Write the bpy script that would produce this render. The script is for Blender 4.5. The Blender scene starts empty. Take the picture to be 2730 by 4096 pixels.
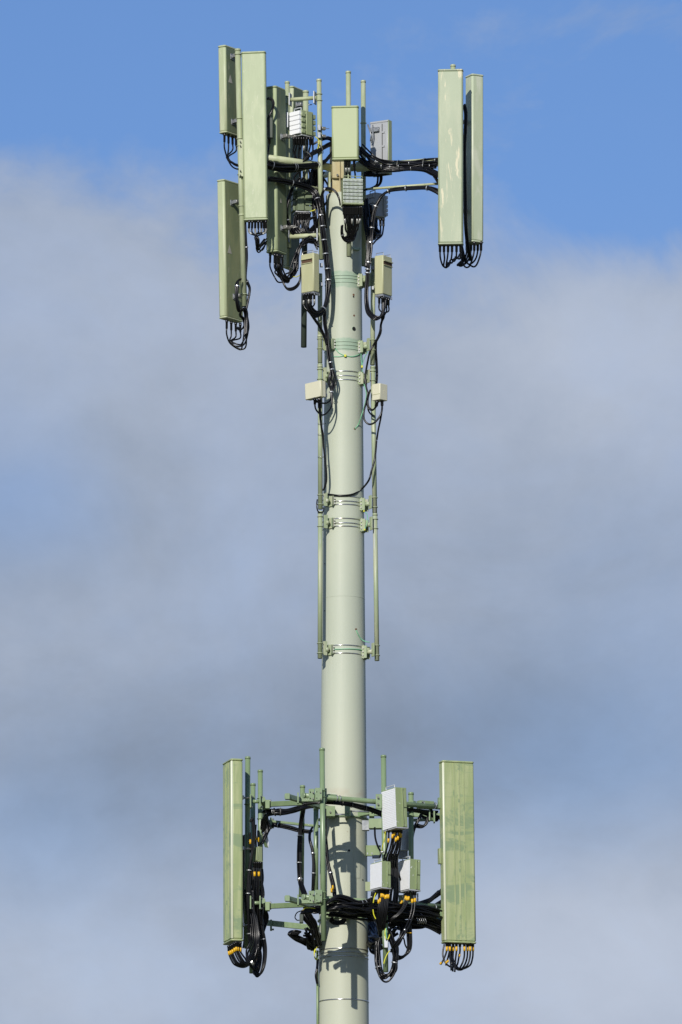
import bpy, math, random
from mathutils import Vector, Matrix
random.seed(7)
sc = bpy.context.scene
C = sc.collection
R_ = math.radians

# ------------------------------------------------------------------ camera
FPX = 35000.0            # focal length in photograph pixels (4096 tall)
S = 0.0028               # metres per photograph pixel at the pole
EL = R_(11.0)
DIST = FPX * S
CAMZ = 1.6
camloc = Vector((-9 * S, -DIST * math.cos(EL), CAMZ))
cam_d = bpy.data.cameras.new('camera')
cam = bpy.data.objects.new('camera', cam_d)
C.objects.link(cam)
cam.location = camloc
cam.rotation_euler = (math.pi / 2 + EL, 0, 0)
cam_d.sensor_fit = 'VERTICAL'
cam_d.sensor_height = 36
cam_d.lens = FPX / 4096 * 36
cam_d.clip_start = 1
cam_d.clip_end = 20000
sc.camera = cam

# ------------------------------------------------------------------ sun, sky, exposure
SUN_AZ = R_(17)          # to the left of the camera's back
SUN_EL = R_(27)
sun_d = bpy.data.lights.new('sun', 'SUN')
sun_d.energy = 4.0
sun_d.angle = R_(0.5)
sun_d.color = (1.0, 0.955, 0.885)
sun = bpy.data.objects.new('sun', sun_d)
C.objects.link(sun)
to_sun = Vector((-math.sin(SUN_AZ) * math.cos(SUN_EL), -math.cos(SUN_AZ) * math.cos(SUN_EL), math.sin(SUN_EL)))
sun.rotation_euler = to_sun.to_track_quat('Z', 'Y').to_euler()
sun.location = (-20, -60, 60)

world = bpy.data.worlds.new('World')
sc.world = world
world.use_nodes = True


class NT:
    """tiny node-tree helper"""
    def __init__(s, tree):
        s.t = tree
    def n(s, kind, **kw):
        nd = s.t.nodes.new(kind)
        for k, v in kw.items():
            setattr(nd, k, v)
        return nd
    def put(s, sock, v):
        if isinstance(v, bpy.types.NodeSocket):
            s.t.links.new(v, sock)
        elif sock.type == 'VECTOR' and hasattr(v, '__len__'):
            sock.default_value = tuple(v)[:3]
        else:
            sock.default_value = v
    def m(s, op, a, b=None, c=None, clamp=False):
        nd = s.n('ShaderNodeMath', operation=op, use_clamp=clamp)
        s.put(nd.inputs[0], a)
        if b is not None: s.put(nd.inputs[1], b)
        if c is not None: s.put(nd.inputs[2], c)
        return nd.outputs[0]
    def mix(s, f, a, b, mode='MIX'):
        nd = s.n('ShaderNodeMix', data_type='RGBA', blend_type=mode)
        s.put(nd.inputs[0], f)
        s.put(nd.inputs[6], a)
        s.put(nd.inputs[7], b)
        return nd.outputs[2]
    def ramp(s, v, a, b, lo=0.0, hi=1.0):
        nd = s.n('ShaderNodeMapRange', interpolation_type='SMOOTHSTEP')
        s.put(nd.inputs[0], v)
        for i, x in zip((1, 2, 3, 4), (a, b, lo, hi)):
            nd.inputs[i].default_value = x
        return nd.outputs[0]
    def noise(s, vec, scale, detail=4, rough=0.55, dist=0.0):
        nd = s.n('ShaderNodeTexNoise')
        s.put(nd.inputs['Vector'], vec)
        nd.inputs['Scale'].default_value = scale
        nd.inputs['Detail'].default_value = detail
        nd.inputs['Roughness'].default_value = rough
        nd.inputs['Distortion'].default_value = dist
        return nd.outputs[0]


wt = NT(world.node_tree)
bg = world.node_tree.nodes['Background']
STR = 0.077
sky = wt.n('ShaderNodeTexSky', sky_type='NISHITA', sun_disc=False)
sky.sun_elevation = SUN_EL
sky.sun_rotation = math.pi + SUN_AZ
sky.air_density = 1.0
sky.dust_density = 0.3
sky.ozone_density = 2.0
tc = wt.n('ShaderNodeTexCoord')
sep = wt.n('ShaderNodeSeparateXYZ')
wt.t.links.new(tc.outputs['Generated'], sep.inputs[0])
dx, dy, dz = sep.outputs
az = wt.m('MULTIPLY', wt.m('ARCTAN2', dx, dy), 180 / math.pi)      # degrees, 0 = north (+y)
el = wt.m('MULTIPLY', wt.m('ARCSINE', dz), 180 / math.pi)
cb = wt.n('ShaderNodeCombineXYZ')
wt.put(cb.inputs[0], az); wt.put(cb.inputs[1], wt.m('MULTIPLY', el, 1.25)); cb.inputs[2].default_value = 3.7
cv = cb.outputs[0]
big = wt.noise(cv, 0.16, 3, 0.5)
med = wt.noise(cv, 0.55, 6, 0.62, 0.35)
fine = wt.noise(cv, 2.2, 5, 0.6)
def pa(px, py):
    return ((px - 1365) / FPX * 57.296 / math.cos(EL), 11.0 + (2048 - py) / FPX * 57.296)
def blob(px, py, sx, sy, amp):
    """one soft cloud tone, at an azimuth and elevation in the sky"""
    a0, e0 = pa(px, py)
    u = wt.m('DIVIDE', wt.m('SUBTRACT', az, a0), sx / FPX * 57.296)
    v = wt.m('DIVIDE', wt.m('SUBTRACT', el, e0), sy / FPX * 57.296)
    q = wt.m('ADD', wt.m('MULTIPLY', u, u), wt.m('MULTIPLY', v, v))
    return wt.m('MULTIPLY', wt.m('EXPONENT', wt.m('MULTIPLY', q, -1.0)), amp)
def total(lst):
    acc = lst[0]
    for x in lst[1:]:
        acc = wt.m('ADD', acc, x)
    return acc
# cloud cover: a bank whose upper edge lies near 13.4 degrees here and drifts with the noise elsewhere
edge = wt.m('ADD', wt.m('SUBTRACT', el, 13.35), wt.m('MULTIPLY', wt.m('SUBTRACT', big, 0.5), -2.2))
edge = wt.m('ADD', edge, wt.m('MULTIPLY', wt.m('SUBTRACT', med, 0.5), -3.0))
edge = wt.m('ADD', edge, total([blob(2350, 800, 620, 260, 0.95), blob(500, 930, 700, 300, -0.35), blob(1500, 80, 1000, 160, -0.5),
                                blob(2600, 60, 380, 200, -0.75), blob(60, 140, 260, 220, -0.5)]))
cover = wt.ramp(edge, -0.70, 0.60, 1.0, 0.0)
thin = total([blob(60, 2010, 380, 280, 0.36), blob(150, 3330, 420, 260, 0.20), blob(2550, 2350, 500, 500, 0.12), blob(2350, 3050, 700, 380, 0.16)])
thin = wt.m('ADD', thin, wt.m('MULTIPLY', wt.m('SUBTRACT', med, 0.42), 0.55))
cover = wt.m('MULTIPLY', cover, wt.m('SUBTRACT', 0.98, wt.m('MAXIMUM', thin, 0.0)), None, True)
cover = wt.m('MAXIMUM', cover, wt.ramp(wt.noise(cv, 0.05, 5, 0.6), 0.55, 0.75, 0.03, 0.40))
# cloud brightness: brighter billows and greyer bellies
lum = total([blob(2450, 1450, 700, 420, 0.14), blob(900, 1250, 800, 500, 0.07), blob(500, 2550, 700, 500, 0.02), blob(2000, 2350, 1100, 500, -0.01),
             blob(1900, 3000, 1300, 380, -0.19), blob(400, 3100, 700, 330, -0.10), blob(2450, 3850, 900, 480, 0.22), blob(200, 2150, 700, 260, -0.04), blob(350, 3950, 700, 330, 0.12)])
lum = wt.m('ADD', wt.m('ADD', 1.0, lum), wt.m('MULTIPLY', wt.m('SUBTRACT', med, 0.5), 0.25))
lum = wt.m('ADD', lum, wt.m('MULTIPLY', wt.m('SUBTRACT', fine, 0.5), 0.12))
tint = wt.mix(wt.ramp(lum, 0.75, 1.2), (0.292, 0.365, 0.495, 1), (0.412, 0.462, 0.560, 1))
cl = wt.n('ShaderNodeVectorMath', operation='SCALE')
wt.put(cl.inputs[0], tint)
wt.put(cl.inputs['Scale'], wt.m('DIVIDE', lum, STR))
SKYMIX = wt.mix(1.0, sky.outputs[0], (0.72, 0.92, 1.31, 1), 'MULTIPLY')
col = wt.mix(cover, SKYMIX, cl.outputs[0])
wt.put(bg.inputs['Color'], col)
bg.inputs['Strength'].default_value = STR

sc.view_settings.view_transform = 'Standard'
sc.view_settings.look = 'None'
sc.view_settings.exposure = 0.0
sc.view_settings.gamma = 1.0
sc.view_settings.use_curve_mapping = False
sc.render.engine = 'CYCLES'
sc.cycles.max_bounces = 6


# ------------------------------------------------------------------ helpers
FW = Vector((0, math.cos(EL), math.sin(EL)))
UP = Vector((0, -math.sin(EL), math.cos(EL)))


def P(x, y, d=0.0):
    """the point at depth y=d (metres behind the pole's axis) that the photograph shows at pixel x, y"""
    r = FW + Vector((1, 0, 0)) * ((x - 1365) / FPX) + UP * ((2048 - y) / FPX)
    return camloc + r * ((d - camloc.y) / r.y)


class MB:
    def __init__(s):
        s.v = []; s.f = []; s.sm = []
    def face(s, idx, smooth=False):
        s.f.append(idx); s.sm.append(smooth)
    def prism(s, rings, smooth=False, cap0=True, cap1=True, cap_smooth=False):
        """rings: list of equal-length point lists"""
        b = len(s.v); n = len(rings[0])
        for r in rings:
            s.v.extend(r)
        for k in range(len(rings) - 1):
            for i in range(n):
                j = (i + 1) % n
                s.face((b + k * n + i, b + k * n + j, b + (k + 1) * n + j, b + (k + 1) * n + i), smooth)
        if cap0: s.face(tuple(b + i for i in reversed(range(n))))
        if cap1: s.face(tuple(b + (len(rings) - 1) * n + i for i in range(n)))
        return s
    def box(s, o, ex, ey, ez, a, b, bev=0.0):
        """box from local corner a to b in frame (o, ex, ey, ez); bev rounds the vertical edges and chamfers the ends"""
        if bev <= 0:
            prof = [(a[0], a[1]), (b[0], a[1]), (b[0], b[1]), (a[0], b[1])]
            s.prism([[o + ex * x + ey * y + ez * z for x, y in prof] for z in (a[2], b[2])])
            return s
        def prof(ins, r):
            pts = []
            x0, y0, x1, y1 = a[0] + ins, a[1] + ins, b[0] - ins, b[1] - ins
            r = max(r - ins * 0.4, r * 0.4)
            for (cx, cy, st) in ((x1 - r, y0 + r, -90), (x1 - r, y1 - r, 0), (x0 + r, y1 - r, 90), (x0 + r, y0 + r, 180)):
                for k in range(4):
                    t = R_(st + 30 * k)
                    pts.append((cx + r * math.cos(t), cy + r * math.sin(t)))
            return pts
        e = min(bev * 0.45, (b[2] - a[2]) * 0.3)
        rings = []
        for z, ins in ((a[2], e), (a[2] + e, 0), (b[2] - e, 0), (b[2], e)):
            rings.append([o + ex * x + ey * y + ez * z for x, y in prof(ins, bev)])
        s.prism(rings)
        # round corners shade smoothly
        n = 16; base = len(s.f) - 2 - 3 * n
        for k in range(3):
            for i in range(n):
                if i % 4 != 3: s.sm[base + k * n + i] = (k == 1)
        return s
    def tube(s, pts, r, sides=8, caps=True, closed=False, smooth=True):
        pts = [Vector(p) for p in pts]
        n = len(pts)
        rr = r if isinstance(r, (list, tuple)) else [r] * n
        rings = []; up = None
        for i, p in enumerate(pts):
            if closed:
                t = pts[(i + 1) % n] - pts[i - 1]
            else:
                t = pts[min(i + 1, n - 1)] - pts[max(i - 1, 0)]
            if t.length < 1e-9: t = Vector((0, 0, 1))
            t.normalize()
            if up is None:
                up = Vector((1, 0, 0)) if abs(t.x) < 0.8 else Vector((0, 1, 0))
            up = (up - t * up.dot(t))
            if up.length < 1e-6: up = t.orthogonal()
            up.normalize()
            w = t.cross(up)
            rings.append([p + (up * math.cos(2 * math.pi * k / sides) + w * math.sin(2 * math.pi * k / sides)) * rr[i] for k in range(sides)])
        if closed: rings.append(rings[0])
        s.prism(rings, smooth, caps and not closed, caps and not closed)
        return s
    def ring(s, c, axis, R, r, n=18, sides=6):
        axis = axis.normalized(); u = axis.orthogonal().normalized(); w = axis.cross(u)
        s.tube([c + (u * math.cos(2 * math.pi * k / n) + w * math.sin(2 * math.pi * k / n)) * R for k in range(n)], r, sides, closed=True)
        return s
    def build(s, name, mat, parent=None, origin=None):
        o0 = origin if origin is not None else (parent_origin(parent) if parent is not None else Vector((0, 0, 0)))
        me = bpy.data.meshes.new(name)
        me.from_pydata([tuple(v - o0) for v in s.v], [], s.f)
        me.polygons.foreach_set('use_smooth', s.sm)
        me.materials.append(mat)
        me.update()
        o = bpy.data.objects.new(name, me)
        C.objects.link(o)
        if parent is not None:
            o.parent = parent
        else:
            o.location = o0
        ORG[o.name] = o0
        return o


ORG = {}
def parent_origin(p):
    return ORG[p.name]


def thing(name, label, cat, at, group=None, kind=None):
    o = bpy.data.objects.new(name, None)
    C.objects.link(o)
    o.empty_display_size = 0.1
    o.location = at
    ORG[o.name] = Vector(at)
    o['label'] = label; o['category'] = cat
    if group: o['group'] = group
    return o


# ------------------------------------------------------------------ materials
def mat(name, base, rough=0.5, metal=0.0, second=None, scale=(6, 6, 1.2), amount=(0.45, 0.62), third=None, tscale=(18, 18, 5), tamount=(0.62, 0.66),
        bump=0.0, bscale=220, spec=0.5, grime=0.12):
    m = bpy.data.materials.new(name); m.use_nodes = True
    t = NT(m.node_tree); b = m.node_tree.nodes['Principled BSDF']
    tcn = t.n('ShaderNodeTexCoord')
    oi = t.n('ShaderNodeObjectInfo')
    def vec(sc_):
        mp = t.n('ShaderNodeMapping'); t.put(mp.inputs[0], tcn.outputs['Object']); mp.inputs['Scale'].default_value = sc_
        ad = t.n('ShaderNodeVectorMath', operation='ADD'); t.put(ad.inputs[0], mp.outputs[0])
        cx = t.n('ShaderNodeCombineXYZ'); r_ = t.m('MULTIPLY', oi.outputs['Random'], 40.0)
        t.put(cx.inputs[0], r_); t.put(cx.inputs[1], r_)
        t.put(ad.inputs[1], cx.outputs[0])
        return ad.outputs[0]
    c = base + (1,)
    if second:
        c = t.mix(t.ramp(t.noise(vec(scale), 1.0, 6, 0.62, 0.4), *amount), c, second + (1,))
    if third:
        c = t.mix(t.ramp(t.noise(vec(tscale), 1.0, 5, 0.65, 0.8), *tamount), c, third + (1,))
    if grime:
        g = t.noise(vec((3.0, 3.0, 1.6)), 1.0, 5, 0.6)
        g2 = t.noise(vec((60, 60, 7)), 1.0, 3, 0.6)
        k = t.m('ADD', 1.0, t.m('MULTIPLY', t.m('SUBTRACT', g, 0.5), grime * 2.0))
        k = t.m('ADD', k, t.m('MULTIPLY', t.m('SUBTRACT', g2, 0.5), grime * 0.9))
        cm = t.n('ShaderNodeVectorMath', operation='SCALE'); t.put(cm.inputs[0], c); t.put(cm.inputs['Scale'], k)
        c = cm.outputs[0]
    t.put(b.inputs['Base Color'], c)
    b.inputs['Roughness'].default_value = rough
    b.inputs['Metallic'].default_value = metal
    b.inputs['Specular IOR Level'].default_value = spec
    if bump:
        bp = t.n('ShaderNodeBump'); bp.inputs['Strength'].default_value = bump; bp.inputs['Distance'].default_value = 0.002
        t.put(bp.inputs['Height'], t.noise(vec((1, 1, 1)), bscale, 3, 0.6)); t.put(b.inputs['Normal'], bp.outputs[0])
    return m


M = dict(
    ant=mat('antenna_paint', (0.355, 0.415, 0.235), 0.45, second=(0.415, 0.465, 0.275), scale=(9, 9, 2.2), third=(0.53, 0.54, 0.38), tscale=(26, 26, 9), tamount=(0.60, 0.72), bump=0.1),
    ant_pale=mat('chalky_antenna_paint', (0.45, 0.505, 0.345), 0.42, second=(0.54, 0.57, 0.43), scale=(9, 9, 2.5), grime=0.10),
    back=mat('shaded_back_paint', (0.125, 0.165, 0.095), 0.6, second=(0.165, 0.195, 0.105), scale=(10, 10, 1.6), third=(0.34, 0.33, 0.22), tscale=(24, 24, 3), tamount=(0.60, 0.70), grime=0.16),  # darker back paint, deepened further to carry the shade on that face
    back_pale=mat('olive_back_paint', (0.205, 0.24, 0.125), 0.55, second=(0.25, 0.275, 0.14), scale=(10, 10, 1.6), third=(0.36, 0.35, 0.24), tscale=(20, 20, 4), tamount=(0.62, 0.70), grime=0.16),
    ant_worn=mat('worn_antenna_paint', (0.335, 0.39, 0.255), 0.45, second=(0.39, 0.43, 0.285), scale=(7, 7, 1.2), third=(0.60, 0.56, 0.37), tscale=(13, 13, 2.0), tamount=(0.57, 0.645), bump=0.1),
    ant_side=mat('cream_antenna_paint', (0.43, 0.475, 0.285), 0.5, second=(0.48, 0.51, 0.33), scale=(8, 8, 2), third=(0.56, 0.54, 0.38), tscale=(22, 22, 4), tamount=(0.60, 0.70), bump=0.1),
    ant_low=mat('blotched_antenna_paint', (0.325, 0.385, 0.18), 0.36, second=(0.415, 0.455, 0.235), scale=(14, 14, 1.3), amount=(0.40, 0.62), third=(0.25, 0.325, 0.175), tscale=(2.2, 2.2, 5.5), tamount=(0.50, 0.62), bump=0.08, grime=0.08),
    pipe=mat('pale_pipe_paint', (0.37, 0.415, 0.25), 0.42, second=(0.44, 0.475, 0.31), scale=(12, 12, 3)),
    pipe_mid=mat('weathered_pipe_paint', (0.32, 0.38, 0.23), 0.45, second=(0.42, 0.44, 0.29), scale=(14, 14, 2.0), third=(0.46, 0.47, 0.45), tscale=(14, 14, 1.6), tamount=(0.58, 0.70)),
    arm=mat('arm_paint', (0.47, 0.50, 0.31), 0.5, second=(0.40, 0.44, 0.25), scale=(8, 8, 8)),
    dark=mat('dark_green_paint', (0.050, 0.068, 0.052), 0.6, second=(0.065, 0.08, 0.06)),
    green=mat('green_steel_paint', (0.20, 0.278, 0.148), 0.30, second=(0.23, 0.31, 0.17), scale=(10, 10, 3), third=(0.33, 0.35, 0.30), tscale=(40, 40, 30), tamount=(0.68, 0.74), grime=0.14),
    olive=mat('olive_steel_paint', (0.195, 0.27, 0.125), 0.4, second=(0.225, 0.30, 0.145), scale=(10, 10, 6)),
    cream=mat('cream_plastic', (0.66, 0.635, 0.46), 0.5, grime=0.06),
    beige=mat('beige_housing', (0.46, 0.46, 0.265), 0.5, second=(0.49, 0.49, 0.29), grime=0.07),
    tan=mat('tan_steel', (0.46, 0.39, 0.21), 0.6, second=(0.50, 0.46, 0.28), scale=(10, 10, 4), third=(0.30, 0.19, 0.09), tscale=(16, 16, 5), tamount=(0.60, 0.72)),
    white=mat('white_radio_paint', (0.86, 0.87, 0.88), 0.5, third=(0.16, 0.17, 0.16), tscale=(60, 60, 60), tamount=(0.72, 0.74), grime=0.05),
    rru=mat('green_radio_paint', (0.255, 0.315, 0.155), 0.42, third=(0.68, 0.69, 0.66), tscale=(34, 34, 20), tamount=(0.655, 0.675), grime=0.06),
    rru_plain=mat('radio_paint', (0.30, 0.35, 0.19), 0.42, grime=0.06),
    rru_dark=mat('shaded_radio_paint', (0.15, 0.19, 0.11), 0.5, grime=0.08),  # darker copy of the radio paint, shade put into the colour
    grey=mat('grey_aluminium', (0.42, 0.43, 0.44), 0.45, 0.15, grime=0.08),
    fin=mat('light_grey_fin', (0.56, 0.58, 0.60), 0.42, 0.1, grime=0.06),
    finlow=mat('pale_green_fin', (0.66, 0.70, 0.64), 0.35, 0.15, second=(0.52, 0.59, 0.43), scale=(20, 20, 60), grime=0.1),
    galv=mat('galvanised_steel', (0.30, 0.315, 0.33), 0.45, 0.5, second=(0.22, 0.235, 0.25), scale=(20, 20, 20)),
    strap=mat('steel_strap', (0.66, 0.66, 0.64), 0.24, 0.85, second=(0.46, 0.43, 0.34), scale=(9, 9, 30), grime=0.15),
    bolt=mat('bolt_steel', (0.38, 0.37, 0.34), 0.35, 0.7, grime=0.1),
    cable=mat('black_cable', (0.0045, 0.0045, 0.005), 0.27, grime=0, spec=0.35),
    conn=mat('black_connector', (0.007, 0.007, 0.0075), 0.22, grime=0, spec=0.5),
    tag=mat('clear_label_sleeve', (0.30, 0.30, 0.27), 0.25, 0.2, grime=0.1),
    tie=mat('cable_tie_steel', (0.60, 0.60, 0.58), 0.28, 0.7, grime=0.1),
    tieb=mat('dark_cable_tie', (0.10, 0.10, 0.09), 0.35, grime=0),
    yel=mat('yellow_tape', (0.70, 0.40, 0.010), 0.45, grime=0.25),
    gy=mat('yellow_earth_wire', (0.62, 0.60, 0.02), 0.4, grime=0),
    gw=mat('green_earth_wire', (0.17, 0.48, 0.27), 0.4, grime=0.1),
    box=mat('yellow_green_box_paint', (0.375, 0.43, 0.225), 0.45, grime=0.05),
    edge=mat('painted_edge_highlight', (0.62, 0.64, 0.47), 0.35, grime=0.12),  # pale colour standing in for a glossy corner highlight
    rust=mat('rust', (0.16, 0.075, 0.04), 0.8, grime=0.2),
    hole=mat('hole_black', (0.006, 0.006, 0.006), 0.9, grime=0),
    sticker=mat('faded_warning_sticker', (0.42, 0.40, 0.33), 0.5, grime=0.1),
    slot=mat('vent_slot_dark', (0.10, 0.055, 0.03), 0.8, grime=0),
)

# pole paint: pale grey-green, with brushed greener paint round the upper strap sets and faint marks
def pole_material():
    m = bpy.data.materials.new('pole_paint'); m.use_nodes = True
    t = NT(m.node_tree); b = m.node_tree.nodes['Principled BSDF']
    tcn = t.n('ShaderNodeTexCoord'); ob = tcn.outputs['Object']
    sp = t.n('ShaderNodeSeparateXYZ'); t.put(sp.inputs[0], ob)
    def mp(sc_):
        q = t.n('ShaderNodeMapping'); t.put(q.inputs[0], ob); q.inputs['Scale'].default_value = sc_; return q.outputs[0]
    c = t.mix(t.ramp(t.noise(mp((1.6, 1.6, 0.9)), 1.0, 5, 0.6), 0.35, 0.68), (0.455, 0.49, 0.385, 1), (0.49, 0.52, 0.405, 1))
    c = t.mix(t.ramp(t.noise(mp((22, 22, 0.9)), 1.0, 4, 0.6), 0.56, 0.72, 0, 0.35), c, (0.54, 0.555, 0.45, 1))
    # lower sections are slightly warmer
    c = t.mix(t.ramp(sp.outputs[2], 16.8, 18.4, 0.6, 0.0), c, (0.50, 0.51, 0.39, 1))
    wob = t.m('MULTIPLY', t.m('SUBTRACT', t.noise(mp((5, 5, 5)), 1.0, 4, 0.6), 0.5), 0.10)
    for y0, y1 in ((1083, 1148), (1352, 1400)):
        za, zb = P(1375, y1, -0.2).z, P(1375, y0, -0.2).z
        zz = t.m('ADD', sp.outputs[2], wob)
        mask = t.m('MULTIPLY', t.ramp(zz, za - 0.012, za + 0.012), t.ramp(zz, zb + 0.012, zb - 0.012))
        mask = t.m('MULTIPLY', mask, t.ramp(t.noise(mp((9, 9, 26)), 1.0, 3, 0.6), 0.25, 0.5, 0.55, 1.0))
        c = t.mix(mask, c, (0.33, 0.43, 0.315, 1))
    for y0, y1, k in ((1480, 1525, .35), (2066, 2110, .2), (1980, 2020, .2)):
        za, zb = P(1375, y1, -0.2).z, P(1375, y0, -0.2).z
        mask = t.m('MULTIPLY', t.ramp(sp.outputs[2], za - 0.01, za + 0.01, 0, k), t.ramp(sp.outputs[2], zb + 0.01, zb - 0.01))
        c = t.mix(mask, c, (0.38, 0.45, 0.30, 1))
    # rusty chalk stain just over the lower collar
    zc = P(1375, 3185, -0.25).z
    st = t.m('MULTIPLY', t.ramp(sp.outputs[2], zc - 0.05, zc + 0.02), t.ramp(sp.outputs[2], zc + 0.13, zc + 0.03))
    st = t.m('MULTIPLY', st, t.ramp(t.noise(mp((6, 6, 10)), 1.0, 4, 0.6), 0.4, 0.6, 0, 0.30))
    c = t.mix(st, c, (0.42, 0.32, 0.22, 1))
    # sparse scuffs and pits
    pit = t.ramp(t.noise(mp((14, 14, 9)), 1.0, 2, 0.4), 0.785, 0.80)
    c = t.mix(pit, c, (0.33, 0.27, 0.18, 1))
    t.put(b.inputs['Base Color'], c)
    b.inputs['Roughness'].default_value = 0.52
    b.inputs['Specular IOR Level'].default_value = 0.35
    bp = t.n('ShaderNodeBump'); bp.inputs['Strength'].default_value = 0.12; bp.inputs['Distance'].default_value = 0.003
    t.put(bp.inputs['Height'], t.noise(ob, 35, 5, 0.6)); t.put(b.inputs['Normal'], bp.outputs[0])
    return m
M['pole'] = pole_material()

gm = bpy.data.materials.new('ground_grass'); gm.use_nodes = True
_t = NT(gm.node_tree); _b = gm.node_tree.nodes['Principled BSDF']
_tc = _t.n('ShaderNodeTexCoord')
_t.put(_b.inputs['Base Color'], _t.mix(_t.ramp(_t.noise(_tc.outputs['Object'], 0.05, 6, 0.6), 0.35, 0.65), (0.055, 0.075, 0.03, 1), (0.10, 0.095, 0.055, 1)))
_b.inputs['Roughness'].default_value = 0.95

# ------------------------------------------------------------------ ground
g = MB()
N = 24
for i in range(N + 1):
    for j in range(N + 1):
        x = (i / N - 0.5) * 12000; y = (j / N - 0.5) * 12000
        g.v.append(Vector((x, y, 0)))
for i in range(N):
    for j in range(N):
        a = i * (N + 1) + j
        g.face((a, a + N + 1, a + N + 2, a + 1))
go = g.build('ground', gm)
go['kind'] = 'structure'; go['label'] = 'open grassy ground round the foot of the tower'

# ------------------------------------------------------------------ monopole
def rpx(y):
    return (154 + (y - 1500) * 0.01785) / 2
def rad_at_z(z):
    # radius in metres as a linear function of height
    za, zb = P(1375, 800).z, P(1375, 4096).z
    ra, rb = rpx(800) * S, rpx(4096) * S
    return ra + (z - za) / (zb - za) * (rb - ra)
PX = P(1375, 2048).x
ZTOP = P(1375, 786, 0).z
pole = thing('monopole', 'tall pale grey green tapering steel pole that carries all the antennas', 'pole', (PX, 0, 0))
pm = MB()
def circ(x, y, z, r, n):
    return [Vector((x + r * math.cos(2 * math.pi * k / n), y + r * math.sin(2 * math.pi * k / n), z)) for k in range(n)]
zs = [0.0, 4, 8, 12, 14]
z = 14.2
while z < ZTOP:
    zs.append(z); z += 0.6
zs.append(ZTOP)
pm.prism([circ(PX, 0, zz, rad_at_z(zz), 96) for zz in zs], smooth=True)
pm.build('shaft', M['pole'], pole)
def zring(y, d=None):
    """height at which the pole's near face shows at photo row y"""
    return P(1375, y, -rpx(y) * S).z
def strap(y, h=0.0115, m='strap', proud=0.004, name='strap'):
    zc = zring(y); r = rad_at_z(zc)
    b = MB()
    outer = [circ(PX, 0, zc + s_, rr, 72) for s_, rr in ((-h / 2, r - 0.004), (-h / 2, r + proud), (h / 2, r + proud), (h / 2, r - 0.004))]
    b.prism(outer, smooth=False, cap0=False, cap1=False)
    for i in range(72, 144): b.sm[i] = True
    return b.build(name, M[m], pole)
greenstrap = mat('painted_strap', (0.34, 0.44, 0.325), 0.3, grime=0.12)
M['gstrap'] = greenstrap
for y in (1100, 1112, 1127): strap(y, 0.010, 'gstrap')
for y in (1365, 1379, 1394): strap(y, 0.010, 'gstrap')
for y in (1484, 1502, 1518): strap(y, 0.012)
for y in (1985, 2004, 2017): strap(y, 0.012)
for y in (2073, 2091, 2104): strap(y, 0.012)
for y in (2580, 2612): strap(y, 0.012)
for y in (3792, 3807, 3823): strap(y, 0.011)
strap(3996, 0.012)
# weld seams between the sections
for y in (2383,):
    strap(y, 0.004, 'pole', 0.0015, 'weld_seam')
def surf(x, y):
    """point on the pole's near face at pixel x,y"""
    d = 0
    for _ in range(6):
        p = P(x, y, d); r = rad_at_z(p.z); q = r * r - (p.x - PX) ** 2
        d = -math.sqrt(max(q, 1e-6))
    return P(x, y, d)
def pole_disc(x, y, rp, m, name, proud=0.0025):
    p = surf(x, y); nrm = Vector((p.x - PX, p.y, 0)).normalized()
    b = MB(); b.tube([p - nrm * 0.01, p + nrm * proud], rp * S, 14)
    return b.build(name, M[m], pole)
pole_disc(1416, 1315, 9.0, 'gstrap', 'bolt_hole_rim'); pole_disc(1416, 1315, 8, 'hole', 'bolt_hole', 0.005)
pole_disc(1417, 1262, 4, 'rust', 'bolt_hole')
pole_disc(1415, 1179, 4.5, 'rust', 'bolt_hole')
pole_disc(1415, 1187, 3.6, 'hole', 'bolt_hole')
pole_disc(1425, 2517, 4.5, 'rust', 'bolt_hole')
pole_disc(1420, 1715, 4.5, 'rust', 'bolt_hole')
pole_disc(1397, 3402, 4.5, 'hole', 'bolt_hole')
pole_disc(1452, 3520, 3.5, 'hole', 'bolt_hole')
pole_disc(1300, 2255, 2.4, 'hole', 'bolt_hole'); pole_disc(1300, 2443, 2.4, 'hole', 'bolt_hole'); pole_disc(1303, 1695, 2.4, 'hole', 'bolt_hole')
# access hatch: a curved cover plate on the lower shaft
def hatch(x0, x1, y0, y1, proud=0.004):
    b = MB(); n = 8; rings = []
    for yy in (y0, y1):
        row = []
        for k in range(n + 1):
            p = surf(x0 + (x1 - x0) * k / n, yy); nr = Vector((p.x - PX, p.y, 0)).normalized()
            row.append(p + nr * proud)
        for k in reversed(range(n + 1)):
            p = surf(x0 + (x1 - x0) * k / n, yy); nr = Vector((p.x - PX, p.y, 0)).normalized()
            row.append(p - nr * 0.01)
        rings.append(row)
    b.prism(rings)
    return b.build('access_hatch', M['pole'], pole)
hatch(1414, 1441, 3411, 3512)
# little welded lug plate below the head (right of the centre pipe)
p0 = surf(1412, 995)
b = MB(); b.box(p0, Vector((0.93, 0.35, 0)), Vector((-0.35, 0.93, 0)), Vector((0, 0, 1)), (0, -0.03, -0.014), (0.085, 0.02, 0.014), 0.004); b.build('lug_plate', M['gstrap'], pole)

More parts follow.
